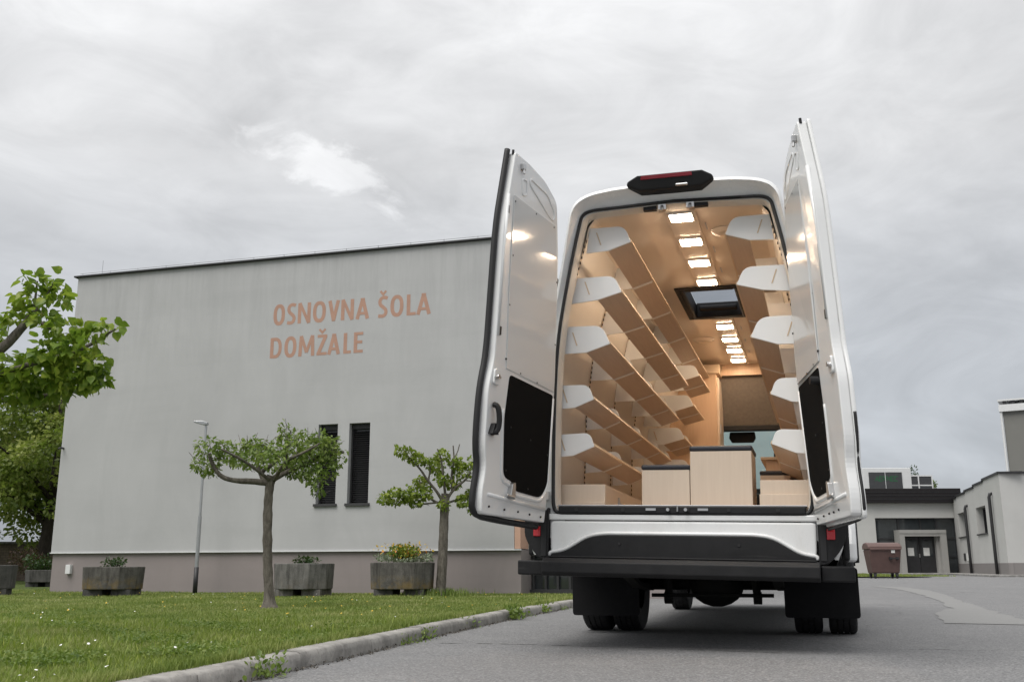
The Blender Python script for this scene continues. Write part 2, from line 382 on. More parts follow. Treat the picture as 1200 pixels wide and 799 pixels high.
def mat_leaf(name, stops, trans=.35, rough=.45, scale=1.5, pos=True, spec=.35):
    s = NT(name); p = s.pos()
    oi = s.n('ShaderNodeObjectInfo')
    f = s.noise(p, scale, 4, .6); g = s.noise(p, 26, 2)
    f = s.mth('ADD', s.mth('MULTIPLY', f, .6), s.mth('MULTIPLY', g, .4))
    c = s.ramp(f, stops)
    s.set(color=c, rough=rough, spec=spec)
    tr = s.n('ShaderNodeBsdfTranslucent'); s.l(s.mix(.5, c, (.16, .26, .02)), tr.inputs[0])
    mx = s.n('ShaderNodeMixShader'); mx.inputs[0].default_value = trans
    s.l(s.b.outputs[0], mx.inputs[1]); s.l(tr.outputs[0], mx.inputs[2]); s.l(mx.outputs[0], s.t.nodes['Material Output'].inputs[0]); return s.m
M['grass'] = mat_leaf('grass', [(.30, (.08, .13, .028)), (.43, (.185, .245, .056)), (.56, (.30, .335, .105)), (.69, (.47, .46, .22))], .42, .6, 1.1)
M['leaf_linden'] = mat_leaf('leaf_linden', [(.32, (.085, .16, .022)), (.48, (.19, .29, .035)), (.62, (.40, .47, .07))], .5, .40, 6)
M['leaf_mid'] = mat_leaf('leaf_mid', [(.32, (.07, .125, .026)), (.48, (.15, .22, .05)), (.64, (.30, .36, .10))], .42, .45, 5)
M['leaf_fresh'] = mat_leaf('leaf_fresh', [(.32, (.10, .16, .025)), (.48, (.20, .275, .04)), (.64, (.36, .41, .08))], .45, .45, 5)
M['leaf_dark'] = mat_leaf('leaf_dark', [(.32, (.05, .095, .018)), (.48, (.15, .20, .04)), (.62, (.36, .39, .10))], .45, .5, 1.2)
M['leaf_shrub'] = mat_leaf('leaf_shrub', [(.3, (.014, .035, .012)), (.6, (.035, .07, .02)), (.8, (.07, .11, .035))], .2, .4, 8)
M['leaf_red'] = mat_leaf('leaf_red', [(.3, (.035, .018, .016)), (.7, (.10, .05, .04))], .2, .5, 8)
M['leaf_grey'] = mat_leaf('leaf_grey', [(.3, (.18, .22, .15)), (.7, (.36, .40, .30))], .2, .7, 8)
M['petal_yellow'] = basic('petal_yellow', (.55, .36, .03), .6, var=.25, scale=30)
M['petal_orange'] = basic('petal_orange', (.50, .20, .03), .6, var=.25, scale=30)
M['petal_white'] = basic('petal_white', (.78, .78, .75), .6, var=.05)
def mat_bark(name, a, b):
    s = NT(name); p = s.pos(); f = s.noise(p, 22, 7, .7, (1, 1, .35), .5)
    s.set(color=s.ramp(f, [(.3, a), (.7, b)]), rough=.95, spec=.2); s.bump(f, .9, .02); return s.m
M['bark'] = mat_bark('bark', (.055, .048, .040), (.22, .20, .17))
M['bark_dark'] = mat_bark('bark_dark', (.018, .015, .012), (.055, .046, .038))
M['wood_cut'] = basic('wood_cut', (.48, .36, .22), .8)
def mat_brickwall():
    s = NT('brick_far'); co = s.coord()
    br = s.n('ShaderNodeTexBrick'); br.inputs['Scale'].default_value = 3.0
    br.inputs['Color1'].default_value = (.14, .105, .085, 1); br.inputs['Color2'].default_value = (.20, .155, .125, 1); br.inputs['Mortar'].default_value = (.10, .085, .075, 1)
    mp = s.n('ShaderNodeMapping'); mp.inputs['Rotation'].default_value = (R(90), 0, 0); s.l(co, mp.inputs[0]); s.l(mp.outputs[0], br.inputs['Vector'])
    s.set(color=br.outputs[0], rough=.9); return s.m
M['brick_far'] = mat_brickwall()

# ------------------------------------------------------------------ ground, road, lawn, kerb
LAWN_Z = 0.07
KERB = [(-2.35, -3.0), (-2.05, 0.0), (-1.62, 2.3), (-1.17, 4.4), (-0.86, 5.8), (-0.51, 7.45), (0.0, 9.65), (0.72, 12.3), (1.62, 15.2), (2.75, 18.4), (4.2, 22.0)]
def kerb_x(y):
    return np.interp(y, [p[1] for p in KERB], [p[0] for p in KERB])
def sheet(name, pts, z, mat, kind='structure', parent=None):
    return tag(MB().add([(x, y, z) for x, y in pts], [tuple(range(len(pts)))]).build(name, mat, parent), kind=kind)
sheet('road', [(-600, -200), (600, -200), (600, 900), (-600, 900)], 0.0, M['asphalt'])
pat = MB()
up = [(8.88, 24.6), (8.95, 23.0), (8.4, 20.49), (7.25, 16.9), (5.99, 13.39), (5.15, 10.89), (4.62, 9.2), (4.35, 8.4)]
lo = [(8.6, 24.3), (8.3, 22.0), (7.34, 18.57), (6.6, 16.2), (6.05, 14.41), (5.04, 11.75), (4.2, 10.2), (3.75, 8.75)]
pu = resample(up, 40); pl = resample(lo, 40)
pu = [(x+random.gauss(0, .02), y+random.gauss(0, .03)) for x, y in pu]; pl = [(x+random.gauss(0, .02), y+random.gauss(0, .03)) for x, y in pl]
pat.add([(x, y, .004) for x, y in pu] + [(x, y, .004) for x, y in pl], [(i, i+1, 41+i, 40+i) for i in range(39)])
tag(pat.build('road_patch', M['asphalt_patch']), kind='structure')
mk = MB(); a = resample([(-1.0, 6.78), (-.01, 6.56), (.82, 6.24), (1.7, 5.75)], 60)
for i in range(59):
    if random.random() < .35: continue
    w0, w1 = random.uniform(.004, .022), random.uniform(.004, .022)
    (x0, y0), (x1, y1) = a[i], a[i+1]
    mk.add([(x0, y0-w0, .004), (x1, y1-w1, .004), (x1, y1+w1, .004), (x0, y0+w0, .004)], [(0, 1, 2, 3)])
tag(mk.build('road_marking', M['asphalt_patch']), kind='structure')
lawn_poly = [(x-.06, y) for x, y in KERB] + [(4.2, 70), (-120, 70), (-120, -3)]
sheet('lawn', lawn_poly, LAWN_Z, M['lawn_soil'])
sheet('lawn_by_bin', [(10, 42.0), (17.4, 42.2), (18.4, 44.2), (18.6, 57.8), (8, 57.8)], .05, M['lawn_soil'])
pv = MB().prism([(20.8, 43.9), (70, 43.9), (70, 45.5), (22.6, 45.5), (26.2, 58.0), (18.7, 58.0), (18.7, 55.8), (24.0, 55.8)], lambda p, q, d: (p, q, d), -.02, .09)
tag(pv.build('pavement', M['pavement'], bevel=.02), kind='structure')
kerb = tag(empty('kerb', (0, 0, 0)), kind='structure')
kp = [Vector((x, y, 0)) for x, y in resample(KERB, 400)]
L = [0.0]
for a_, b_ in zip(kp, kp[1:]): L.append(L[-1]+(b_-a_).length)
def kpt(d):
    i = min(max(np.searchsorted(L, d)-1, 0), len(kp)-2); t = (d-L[i])/(L[i+1]-L[i]); return kp[i].lerp(kp[i+1], t), (kp[i+1]-kp[i]).normalized()
d = 0.3
while d < L[-1]-1.2:
    ln = 0.98 + random.uniform(-.02, .03); g = .005; mb = MB(); rows = []
    hh = .080 + random.uniform(-.003, .003); sk = random.uniform(-.004, .004)
    nseg = 12 if d < 14 else 4
    for i in range(nseg+1):
        p, t = kpt(d+g/2+(ln-g)*i/nseg); n = Vector((t.y, -t.x, 0))
        e = lambda s=.004: random.gauss(0, s)*(.45 if d < 9 else .1)
        prof = [(.012+sk, -.03), (.006+sk+e(), hh*.55), (-.002+sk+e(), hh*.88), (-.020+sk+e(), hh+e(.002)), (-.075+sk, hh+.003+e(.002)), (-.13+sk+e(), hh+e(.002)), (-.135+sk, -.03)]
        rows.append([(p+n*o).to_tuple()[:2]+(z,) for o, z in prof])
    m = 7; mb.add([q for r in rows for q in r], [(i*m+j, i*m+j+1, (i+1)*m+j+1, (i+1)*m+j) for i in range(nseg) for j in range(m-1)] + [tuple(range(m)), tuple(nseg*m+j for j in range(m-1, -1, -1))])
    mb.build('kerb_stone', M['kerb'], kerb, auto=75)
    d += ln

# ------------------------------------------------------------------ school building on the left
FA = R(-15.5)
school = tag(empty('school_building', (-8.28, 18.0, 0), FA), 'large grey rendered building with peach lettering on its blank wall', 'building')
W1, W2 = (5.17, 5.53), (5.74, 6.12); ZW0, ZW1 = 1.50, 2.85; TOP = 5.87
xs = [0, W1[0], W1[1], W2[0], W2[1], 8.62]; zs = [.75, ZW0, ZW1, TOP]
wall = MB(); vv = []; idx = {}
def wv(x, y, z):
    k = (round(x, 4), round(y, 4), round(z, 4))
    if k not in idx: idx[k] = len(vv); vv.append(k)
    return idx[k]
ff = []
for i in range(5):
    for j in range(3):
        if j == 1 and i in (1, 3): continue
        ff.append((wv(xs[i], 0, zs[j]), wv(xs[i+1], 0, zs[j]), wv(xs[i+1], 0, zs[j+1]), wv(xs[i], 0, zs[j+1])))
for a_, b_ in (W1, W2):
    for q in (((a_, ZW0), (a_, ZW1)), ((a_, ZW1), (b_, ZW1)), ((b_, ZW1), (b_, ZW0)), ((b_, ZW0), (a_, ZW0))):
        (x0, z0), (x1, z1) = q; ff.append((wv(x0, 0, z0), wv(x1, 0, z1), wv(x1, .22, z1), wv(x0, .22, z0)))
ff.append((wv(0, 0, .75), wv(0, 0, TOP), wv(0, 12, TOP), wv(0, 12, .75)))
ff.append((wv(0, 0, .75), wv(0, 12, .75), wv(8.62, 12, .75), wv(8.62, 0, .75)))
ff.append((wv(0, 12, .75), wv(0, 12, TOP), wv(8.62, 12, TOP), wv(8.62, 12, .75)))
ff.append((wv(8.62, 0, .75), wv(8.62, 0, TOP), wv(8.62, 12, TOP), wv(8.62, 12, .75)))
wall.add(vv, ff); wall.build('wall', M['stucco'], school)
MB().box(8.625, 8.72, .004, .5, .76, TOP-.01).build('corner_strip', M['stucco_orange'], school)
MB().box(.02, 8.72, .035, 12, -.1, .745).build('plinth', M['plinth'], school)
MB().box(-.012, 8.735, -.018, .03, .735, .752).build('drip_edge', M['white_trim'], school)
MB().box(-.06, 8.78, -.06, 12.05, TOP+.002, TOP+.034).build('roof_coping', M['dark_metal'], school, bevel=.006)
MB().box(8.63, 11.2, .55, 11.95, .75, 3.3).build('side_wing_wall', M['stucco_pale'], school)
MB().box(9.62, 11.2, .52, 12, -.1, .75).build('side_wing_plinth', M['plinth'], school)
MB().box(8.72, 9.62, .75, .80, .05, .75).build('basement_glazing', M['facade_glass'], school)
fr = MB().box(8.72, 9.62, .56, .74, .05, .13).box(8.72, 9.62, .66, .74, .70, .752)
for k in range(5):
    x = 8.74+k*.2; fr.box(x, x+.035, .66, .742, .13, .70)
fr.build('basement_frame', M['sill_dark'], school)
for k, (a_, b_) in enumerate((W1, W2)):
    w = MB().box(a_+.002, b_-.002, .17, .19, ZW0+.002, ZW1-.002).build('window', M['dark_glass'], school)
    MB().box(a_-.03, b_+.03, -.035, .17, ZW0-.03, ZW0+.012).build('sill', M['sill_dark'], w)
    f = MB().box(a_+.003, a_+.03, .10, .168, ZW0+.014, ZW1-.003).box(b_-.03, b_-.003, .10, .168, ZW0+.014, ZW1-.003).box(a_+.03, b_-.03, .10, .168, ZW1-.09, ZW1-.003)
    f.build('frame', M['dark_metal'], w)
    sl = MB().add([(a_+.032, -.02, -.012), (b_-.032, -.02, -.012), (b_-.032, .02, .014), (a_+.032, .02, .014)], [(0, 1, 2, 3)])
    z = ZW0+.03; first = None
    while z < ZW1-.11:
        if first is None: first = sl.build('blind_slat', M['blind'], w); first.location = (0, .13, z)
        else: copy_of(first, w).location = (0, .13, z)
        z += .036
MB().box(.36, .46, -.03, .037, .38, .54).build('meter_box', M['white_trim'], school, bevel=.006)
MB().tube([(.05, .02, 2.62), (.05, -.10, 2.62), (.05, -.14, 2.59)], .018, 6).build('wall_spotlight', M['dark_metal'], school)
rod = MB().tube([(.0, .05, TOP+.10), (8.7, .05, TOP+.10)], .004, 4)
for k in range(15): rod.tube([(.05+k*.61, .05, TOP+.04), (.05+k*.61, .05, TOP+.105)], .006, 4)
rod.tube([(.28, .3, TOP+.04), (.28, .3, TOP+.42)], .005, 4)
rod.build('lightning_conductor', M['pole_grey'], school)
# lettering: strokes laid side by side, each a hair above the last so that no two coincide
def stroke(mb, pts, t, y, closed=False):
    pts = [Vector(p) for p in pts]; n = len(pts); Lf, Rt = [], []
    for i, p in enumerate(pts):
        a_ = pts[i-1] if (i > 0 or closed) else None; b_ = pts[(i+1) % n] if (i < n-1 or closed) else None
        d1 = (p-a_).normalized() if a_ is not None else None; d2 = (b_-p).normalized() if b_ is not None else None
        d1 = d1 or d2; d2 = d2 or d1
        n1 = Vector((-d1.y, d1.x)); n2 = Vector((-d2.y, d2.x)); m = (n1+n2).normalized(); k = 1/max(.5, m.dot(n1))
        Lf.append(p+m*t/2*k); Rt.append(p-m*t/2*k)
    v = [(q.x, y, q.y) for q in Lf]+[(q.x, y, q.y) for q in Rt]
    mb.add(v, [(i, (i+1) % n, n+(i+1) % n, n+i) for i in range(n if closed else n-1)])
def glyph(ch, x, z, w, h, t):
    mb = MB(); Y = -.0015; T = t
    P = lambda *q: [(x+a_*w, z+b_*h) for a_, b_ in q]
    def ell(a0, a1, cx, cz, rx, rz, n=16):
        return [(cx+rx*math.copysign(abs(math.cos(q))**.85, math.cos(q)), cz+rz*math.copysign(abs(math.sin(q))**.85, math.sin(q))) for q in [a0+(a1-a0)*i/n for i in range(n+1)]]
    hx = T/2/w; hz = T/2/h; e = .0006
    if ch == 'O': stroke(mb, ell(0, 2*math.pi*23/24, x+w/2, z+h/2, w/2-T/2, h/2-T*.36, 23), T, Y, True)
    elif ch in 'SŠ':
        pts = [(.97, .90), (.72, .955), (.42, .945), (.2, .85), (.16, .70), (.27, .58), (.55, .48), (.79, .37), (.85, .24), (.72, .10), (.45, .05), (.03, .08)]
        stroke(mb, chaikin(P(*pts), 2, False), T*.92, Y)
    elif ch == 'N':
        stroke(mb, P((hx, 0), (hx, 1)), T, Y); stroke(mb, P((1-hx, 0), (1-hx, 1)), T, Y-e); stroke(mb, P((hx*1.0, 1), (1-hx*1.0, 0)), T*.85, Y-2*e)
    elif ch == 'V': stroke(mb, P((hx, 1), (.5, .03)), T, Y); stroke(mb, P((1-hx, 1), (.5, .03)), T, Y-e); stroke(mb, P((.36, .04), (.64, .04)), T*.5, Y-2*e)
    elif ch == 'A':
        stroke(mb, P((hx, 0), (.5, .97)), T, Y); stroke(mb, P((1-hx, 0), (.5, .97)), T, Y-e); stroke(mb, P((.25, .27), (.75, .27)), T*.75, Y-2*e); stroke(mb, P((.35, .96), (.65, .96)), T*.5, Y-3*e)
    elif ch == 'L': stroke(mb, P((hx, 0), (hx, 1)), T, Y); stroke(mb, P((hx, hz*.8), (1, hz*.8)), T*.8, Y-e)
    elif ch == 'D':
        stroke(mb, P((hx, 0), (hx, 1)), T, Y)
        stroke(mb, [(x+T*.4, z+h-T*.4)]+[(p) for p in ell(math.pi/2, -math.pi/2, x+w*.42, z+h/2, w*.58-T/2, h/2-T*.4, 16)]+[(x+T*.4, z+T*.4)], T*.9, Y-e)
    elif ch == 'M':
        stroke(mb, P((hx, 0), (hx*1.5, 1)), T, Y); stroke(mb, P((1-hx, 0), (1-hx*1.5, 1)), T, Y-e); stroke(mb, P((hx*1.5, 1), (.5, .18)), T*.85, Y-2*e); stroke(mb, P((1-hx*1.5, 1), (.5, .18)), T*.85, Y-3*e)
    elif ch == 'Ž':
        stroke(mb, P((.05, 1-hz*.8), (1, 1-hz*.8)), T*.8, Y); stroke(mb, P((0, hz*.8), (1, hz*.8)), T*.8, Y-e); stroke(mb, P((.86, .93), (.16, .07)), T, Y-2*e)
    elif ch == 'E':
        stroke(mb, P((hx, 0), (hx, 1)), T, Y)
        for q, zz in enumerate((hz*.8, .52, 1-hz*.8)): stroke(mb, P((hx, zz), (1 if q != 1 else .92, zz)), T*.78, Y-e*(q+1))
    if ch in 'ŠŽ': stroke(mb, P((.2, 1.27), (.5, 1.10), (.8, 1.27)), T*.62, Y)
    return mb
k1 = (7.17-4.20)/(1075-155)
for ch, a_, b_ in [('O', 155, 225), ('S', 238, 290), ('N', 303, 380), ('O', 393, 470), ('V', 482, 552), ('N', 560, 635), ('A', 645, 725), ('Š', 775, 830), ('O', 845, 920), ('L', 938, 990), ('A', 992, 1075)]:
    glyph(ch, 4.20+(a_-155)*k1, 4.655, (b_-a_)*k1, .37, .066).build('letter', M['letter'], school, fix=False)
k2 = (5.94-4.17)/(678-133)
for ch, a_, b_ in [('D', 133, 203), ('O', 218, 290), ('M', 302, 398), ('Ž', 410, 470), ('A', 472, 548), ('L', 566, 610), ('E', 625, 678)]:
    glyph(ch, 4.17+(a_-133)*k2, 4.06, (b_-a_)*k2, .365, .066).build('letter', M['letter'], school, fix=False)

# ------------------------------------------------------------------ entrance building, wing and tower on the right
annex = tag(empty('entrance_building', (22, 58, 0)), 'low flat-roofed entrance building with dark fascia and glazed front', 'building')
def lx(x): return x-22
FG = 0.25
MB().box(lx(6), lx(21.1), 0, 12, -.1, 4.05).build('wall', M['stucco_pale'], annex)
MB().box(lx(21.1), lx(26.6), .02, 12, 3.2, 4.05).build('upper_wall', M['stucco_pale'], annex)
fas = MB().box(lx(6), lx(26.1), -.35, 12, 4.052, 4.88).build('fascia', M['fascia'], annex, bevel=.02)
for z in (4.25, 4.45, 4.65): MB().box(lx(6), lx(26.1), -.37, -.345, z, z+.03).build('fascia_rib', M['dark_metal'], fas)
gx = [21.1, 22.72-.2, 24.65, 25.75]
def pane(x0, x1, z0, z1): MB().box(lx(x0), lx(x1), FG, FG+.02, z0, z1).build('pane', M['facade_glass'], annex)
for x0, x1, z0, z1 in [(21.13, 22.44, 2.05, 3.17), (21.13, 22.44, .1, 2.0), (22.56, 23.75, 2.05, 3.17), (23.82, 24.66, 2.05, 3.17), (24.78, 25.75, 2.05, 3.17), (24.98, 25.75, 1.0, 2.0), (24.98, 25.75, .1, .95)]: pane(x0, x1, z0, z1)
fr = MB()
for x in (21.08, 22.44, 24.66, 25.75): fr.box(lx(x), lx(x+.11), FG-.06, FG+.05, 0, 3.2)
fr.box(lx(21.1), lx(25.75), FG-.05, FG+.045, 1.99, 2.06).box(lx(21.1), lx(25.75), FG-.05, FG+.045, 3.15, 3.2).box(lx(23.75), lx(23.82), FG-.05, FG+.04, 2.06, 3.15).box(lx(24.98), lx(25.75), FG-.05, FG+.04, .94, 1.01)
fr.build('glazing_frame', M['dark_metal'], annex)
MB().box(lx(21.1), lx(26.6), FG+1.8, FG+1.9, 0, 3.2).build('back_wall', M['panel_grey'], annex)
pt = MB().box(lx(22.2), lx(22.5), -.6, .2, 0, 2.3).box(lx(24.55), lx(24.9), -.6, .2, 0, 2.3).box(lx(22.2), lx(24.9), -.62, .2, 2.3, 2.5).box(lx(22.5), lx(24.55), -.59, -.2, 2.14, 2.3)
pt.box(lx(22.5), lx(22.62), -.3, .2, 0, 2.14).box(lx(24.4), lx(24.55), -.3, .2, 0, 2.14).build('portal', M['frame_stone'], annex)
for x0, x1 in ((22.62, 23.5), (23.52, 24.4)):
    dr = MB().box(lx(x0), lx(x1), -.05, .0, .02, 2.13).build('door', M['dark_metal'], annex)
    MB().box(lx(x0+.14), lx(x1-.14), -.062, -.052, 1.0, 1.92).build('door_pane', M['facade_glass'], dr)
    MB().box(lx(x0+.2), lx(x0+.55), -.07, -.063, 1.05, 1.5).build('notice', M['paper'], dr)
MB().box(lx(23.44), lx(23.49), -.12, -.052, .95, 1.15).build('door_handle', M['steel'], annex)
# rooftop machine with its green sign
ac = tag(empty('rooftop_unit', (22.2, 59.5, 4.885)), 'white rooftop ventilation unit with dark panel lettered in green', 'rooftop unit')
MB().box(-1.05, 1.85, 0, 2.5, 0, 1.36).build('casing', M['white_trim'], ac, bevel=.03)
pn = MB().box(-.72, 1.28, -.03, -.002, .1, 1.1).build('panel', M['panel_grey'], ac)
MB().box(.25, .28, -.045, -.031, .1, 1.1).build('panel_joint', M['white_trim'], pn)
LX = {'A': [[(0, 0), (.5, 1), (1, 0)], [(.2, .35), (.8, .35)]], 'E': [[(1, 1), (0, 1), (0, 0), (1, 0)], [(0, .5), (.8, .5)]], 'R': [[(0, 0), (0, 1), (.9, 1), (.9, .5), (0, .5)], [(.4, .5), (1, 0)]], 'M': [[(0, 0), (0, 1), (.5, .4), (1, 1), (1, 0)]], 'C': [[(1, 1), (0, 1), (0, 0), (1, 0)]]}
for i, ch in enumerate('AERMEC'):
    mb = MB()
    for j, ln in enumerate(LX[ch]): stroke(mb, [(-.36+i*.235+p*.175+q*.05, .58+q*.26) for p, q in ln], .06, -.034-.0006*j)
    mb.build('letter', M['green_letter'], pn, fix=False)
MB().box(-1.7, -1.1, .4, 2, 0, 1.2).build('louvre_box', M['white_trim'], ac)
sk = tag(empty('roof_lantern', (25.1, 61.0, 4.885)), 'white framed glazed lantern on the roof beside ventilation unit', 'skylight')
f = MB().box(-.95, .85, 0, .08, .98, 1.06).box(-.95, .85, 0, .08, .40, .47).box(-.95, .85, 0, .08, 0, .06)
for x in (-.95, -.05, .79): f.box(x, x+.07, -.01, .09, 0, 1.05)
f.build('frame', M['white_trim'], sk)
for x0, x1 in ((-.88, -.05), (.02, .79)):
    for z0, z1 in ((.06, .40), (.47, .98)): MB().box(x0, x1, .03, .05, z0, z1).build('pane', M['panel_grey'] if z0 > .3 else M['facade_glass'], sk)
MB().box(-.95, .86, .1, 1.6, 0, 1.04).build('body', M['white_trim'], sk)

B0, B1 = Vector((22.17, 45, 0)), Vector((25.75, 58.1, 0)); wd = (B1-B0).normalized(); WL = (B1-B0).length
wing = tag(empty('side_wing', B0.to_tuple(), math.atan2(wd.y, wd.x)), 'pale rendered wing with two small windows and black downpipes', 'building')
# local x runs away along the left wall, local +y is outwards (left), -y is into the building
xs = [0, 3.9, 6.5, 9.2, 12.2, WL]; zs = [.6, 2.05, 3.37, 4.2]; vv = []; idx = {}; ff = []
tops = lambda x: 4.56 if x < 3.8 else (4.46 if x < 6.2 else (4.36 if x < 9 else 4.2))
mb = MB()
for i in range(5):
    for j in range(3):
        if j == 1 and i in (1, 3): continue
        z1 = zs[j+1] if j < 2 else (4.56, 4.47, 4.38, 4.30, 4.22)[i]
        mb.add([(xs[i], 0, zs[j]), (xs[i+1], 0, zs[j]), (xs[i+1], 0, z1), (xs[i], 0, z1)], [(0, 1, 2, 3)])
for a_, b_ in ((3.9, 6.5), (9.2, 12.2)):
    z0, z1 = 2.05, 3.37
    mb.add([(a_, 0, z0), (a_, 0, z1), (a_, -.45, z1), (a_, -.45, z0)], [(0, 1, 2, 3)]); mb.add([(b_, 0, z0), (b_, 0, z1), (b_, -.45, z1), (b_, -.45, z0)], [(3, 2, 1, 0)])
    mb.add([(a_, 0, z1), (b_, 0, z1), (b_, -.45, z1), (a_, -.45, z1)], [(0, 1, 2, 3)]); mb.add([(a_, 0, z0), (b_, 0, z0), (b_, -.45, z0), (a_, -.45, z0)], [(3, 2, 1, 0)])
mb.build('side_wall', M['stucco_pale'], wing, fix=False)
for i in range(5):
    z1 = (4.56, 4.47, 4.38, 4.30, 4.22)[i]
    MB().box(xs[i]-.05, xs[i+1]+.03-.002*i, -1.0, .06+.001*i, z1+.003, z1+.10).build('coping', M['dark_metal'], wing)
wrot = Matrix.Rotation(-math.atan2(wd.y, wd.x), 4, 'Z')
def W2L(x, y, z): v = wrot @ Vector((x-B0.x, y-B0.y, z)); return v.to_tuple()
MB().add([W2L(*p) for p in [(22.17, 45, .6), (60, 45, .6), (60, 45, 4.56), (22.17, 45, 4.56), (60, 58, 4.56), (25.75, 58, 4.22), (60, 58, .6)]], [(0, 1, 2, 3), (1, 6, 4, 2)]).build('front_wall', M['stucco_pale'], wing, fix=False)
MB().add([W2L(*p) for p in [(22.1, 44.93, 4.563), (60, 44.93, 4.563), (60, 44.93, 4.66), (22.1, 44.93, 4.66), (22.6, 46, 4.66), (60, 46, 4.66)]], [(0, 1, 2, 3), (3, 2, 5, 4)]).build('front_coping', M['dark_metal'], wing, fix=False)
MB().add([W2L(*p) for p in [(22.15, 44.98, 0), (60, 44.98, 0), (60, 44.98, .6), (22.15, 44.98, .6)]], [(0, 1, 2, 3)]).build('front_plinth', M['plinth_grey'], wing, fix=False)
MB().box(0, WL, -.2, .02, 0, .6).build('side_plinth', M['plinth_grey'], wing)
for a_, b_ in ((3.9, 6.5), (9.2, 12.2)):
    w = MB().box(a_, b_, -.44, -.40, 2.05, 3.37).build('window', M['facade_glass'], wing)
    fm = MB().box(a_, b_, -.40, -.33, 2.05, 2.12).box(a_, b_, -.40, -.33, 3.30, 3.37)
    for x in (a_, (a_+b_)/2-.04, b_-.08): fm.box(x, x+.08, -.40, -.332, 2.12, 3.30)
    fm.build('frame', M['dark_metal'], w)
    MB().box(a_-.05, b_+.05, -.33, .07, 1.99, 2.055).build('sill', M['sill_dark'], w)
for x, zt in ((8.76, 3.5), (1.95, 3.68)):
    MB().tube([(x, -.02, zt+.12), (x, .10, zt+.10), (x, .14, zt-.05), (x, .14, 1.2), (x, .14, .06)], .075, 8).build('downpipe', M['dark_metal'], wing, smooth=True)
for x in (11.2, 10.3): MB().box(x-.35, x+.05, -.02, .05, .75, 1.15).build('vent_cover', M['paper'] if x < 11 else M['dark_metal'], wing)

tower = tag(empty('tower_block', (35.3, 70, 0), R(-31)), 'tall dark grey block behind the wing with white rail on top', 'building')
MB().box(0, 14, 0, 10, 0, 11.25).build('wall', M['tower_grey'], tower)
MB().box(-.22, 14.2, -.25, 10.2, 11.252, 11.75).build('parapet', M['white_trim'], tower)
MB().box(-.25, 14.2, -.28, 10.2, 12.0, 12.12).build('cap', M['white_trim'], tower)
for k in range(7): MB().box(.1+k*.55, .28+k*.55, -.22, 0, 11.75, 12.0).build('bracket', M['dark_metal'], tower)
MB().tube([(-.1, -.1, 11.3), (-.1, -.1, 0)], .09, 6).build('downpipe', M['white_trim'], tower)

# brown wheeled waste container
bin_ = tag(empty('waste_container', (14.72, 40.0, 0), R(-4)), 'brown four-wheeled waste container in front of entrance building', 'waste bin')
bd = MB()
b0 = [(-.52, -.36), (.52, -.36), (.52, .36), (-.52, .36)]; b1 = [(-.62, -.46), (.62, -.46), (.62, .46), (-.62, .46)]
bd.add([(x, y, .2) for x, y in b0]+[(x, y, 1.12) for x, y in b1], [(3, 2, 1, 0), (4, 5, 6, 7)]+[(i, (i+1) % 4, 4+(i+1) % 4, 4+i) for i in range(4)])
bd.build('body', M['bin_brown'], bin_, bevel=.05, seg=3)
ld = [(-.46, 0), (-.46, .12), (-.3, .22), (0, .27), (.3, .24), (.46, .14), (.46, 0)]
MB().prism(ld, lambda p, q, d: (d, p, 1.122+q), -.65, .65).build('lid', M['bin_lid'], bin_, bevel=.04, seg=3)
MB().tube([(-.6, -.5, 1.13), (.6, -.5, 1.13)], .03, 8).build('lid_rim', M['bin_lid'], bin_)
MB().box(.12, .22, -.54, -.42, .72, .82).box(.38, .48, -.54, -.42, .72, .82).box(.12, .48, -.56, -.53, .75, .80).build('handle', M['dark_metal'], bin_)
MB().box(.22, .36, -.475, -.45, .98, 1.12).build('sticker', M['paper'], bin_)
for x in (-.42, .42):
    for y in (-.3, .3):
        MB().lathe([(0, -.03), (.08, -.03), (.085, 0), (.08, .03), (0, .03)], 14, lambda a, b, h, x=x, y=y: (x+h, y+a, .085+b)).build('wheel', M['rubber'], bin_, smooth=True)
        MB().box(x-.05, x+.05, y-.05, y+.05, .085, .2).build('wheel_bracket', M['dark_metal'], bin_)

# lamp post
lp = tag(empty('lamp_post', (-5.22, 16.63, LAWN_Z)), 'slim grey lamp post with dark foot in front of the wall', 'lamp post')
MB().tube([(0, 0, -.05), (0, 0, .42)], .038, 12).build('foot', M['dark_metal'], lp, smooth=True)
MB().tube([(0, 0, .42), (0, 0, 1.25)], [.032, .031], 12).build('lower_pole', M['pole_grey'], lp, auto=40)
MB().tube([(0, 0, 1.25), (0, 0, 2.80)], [.023, .020], 12).build('pole', M['pole_grey'], lp, auto=40)
MB().prism([(-.05, -.02), (.03, -.02), (.03, .02), (-.05, .05), (-.2, .05), (-.2, .02)], lambda p, q, d: (p, d, 2.80+q), -.05, .05).build('head', M['pole_grey'], lp, bevel=.008)

# dark post on the lawn behind the van
bp = tag(empty('short_post', (.98, 16.2, LAWN_Z)), 'short black post on the lawn behind the left mud flap', 'post')
MB().box(-.05, .05, -.05, .05, -.05, .42).build('shaft', M['dark_metal'], bp, bevel=.008)
MB().box(-.06, .06, -.06, .06, .4205, .44).build('cap', M['dark_metal'], bp, bevel=.006)

# far-left garden wall
gw = tag(empty('garden_wall', (-40, 34, 0)), 'long brown brick garden wall behind the trees', 'wall')
MB().box(0, 30, 0, .3, 0, 1.28).build('brickwork', M['brick_far'], gw)
MB().box(-.05, 30.05, -.06, .36, 1.281, 1.36).build('coping', M['concrete_pale'], gw)

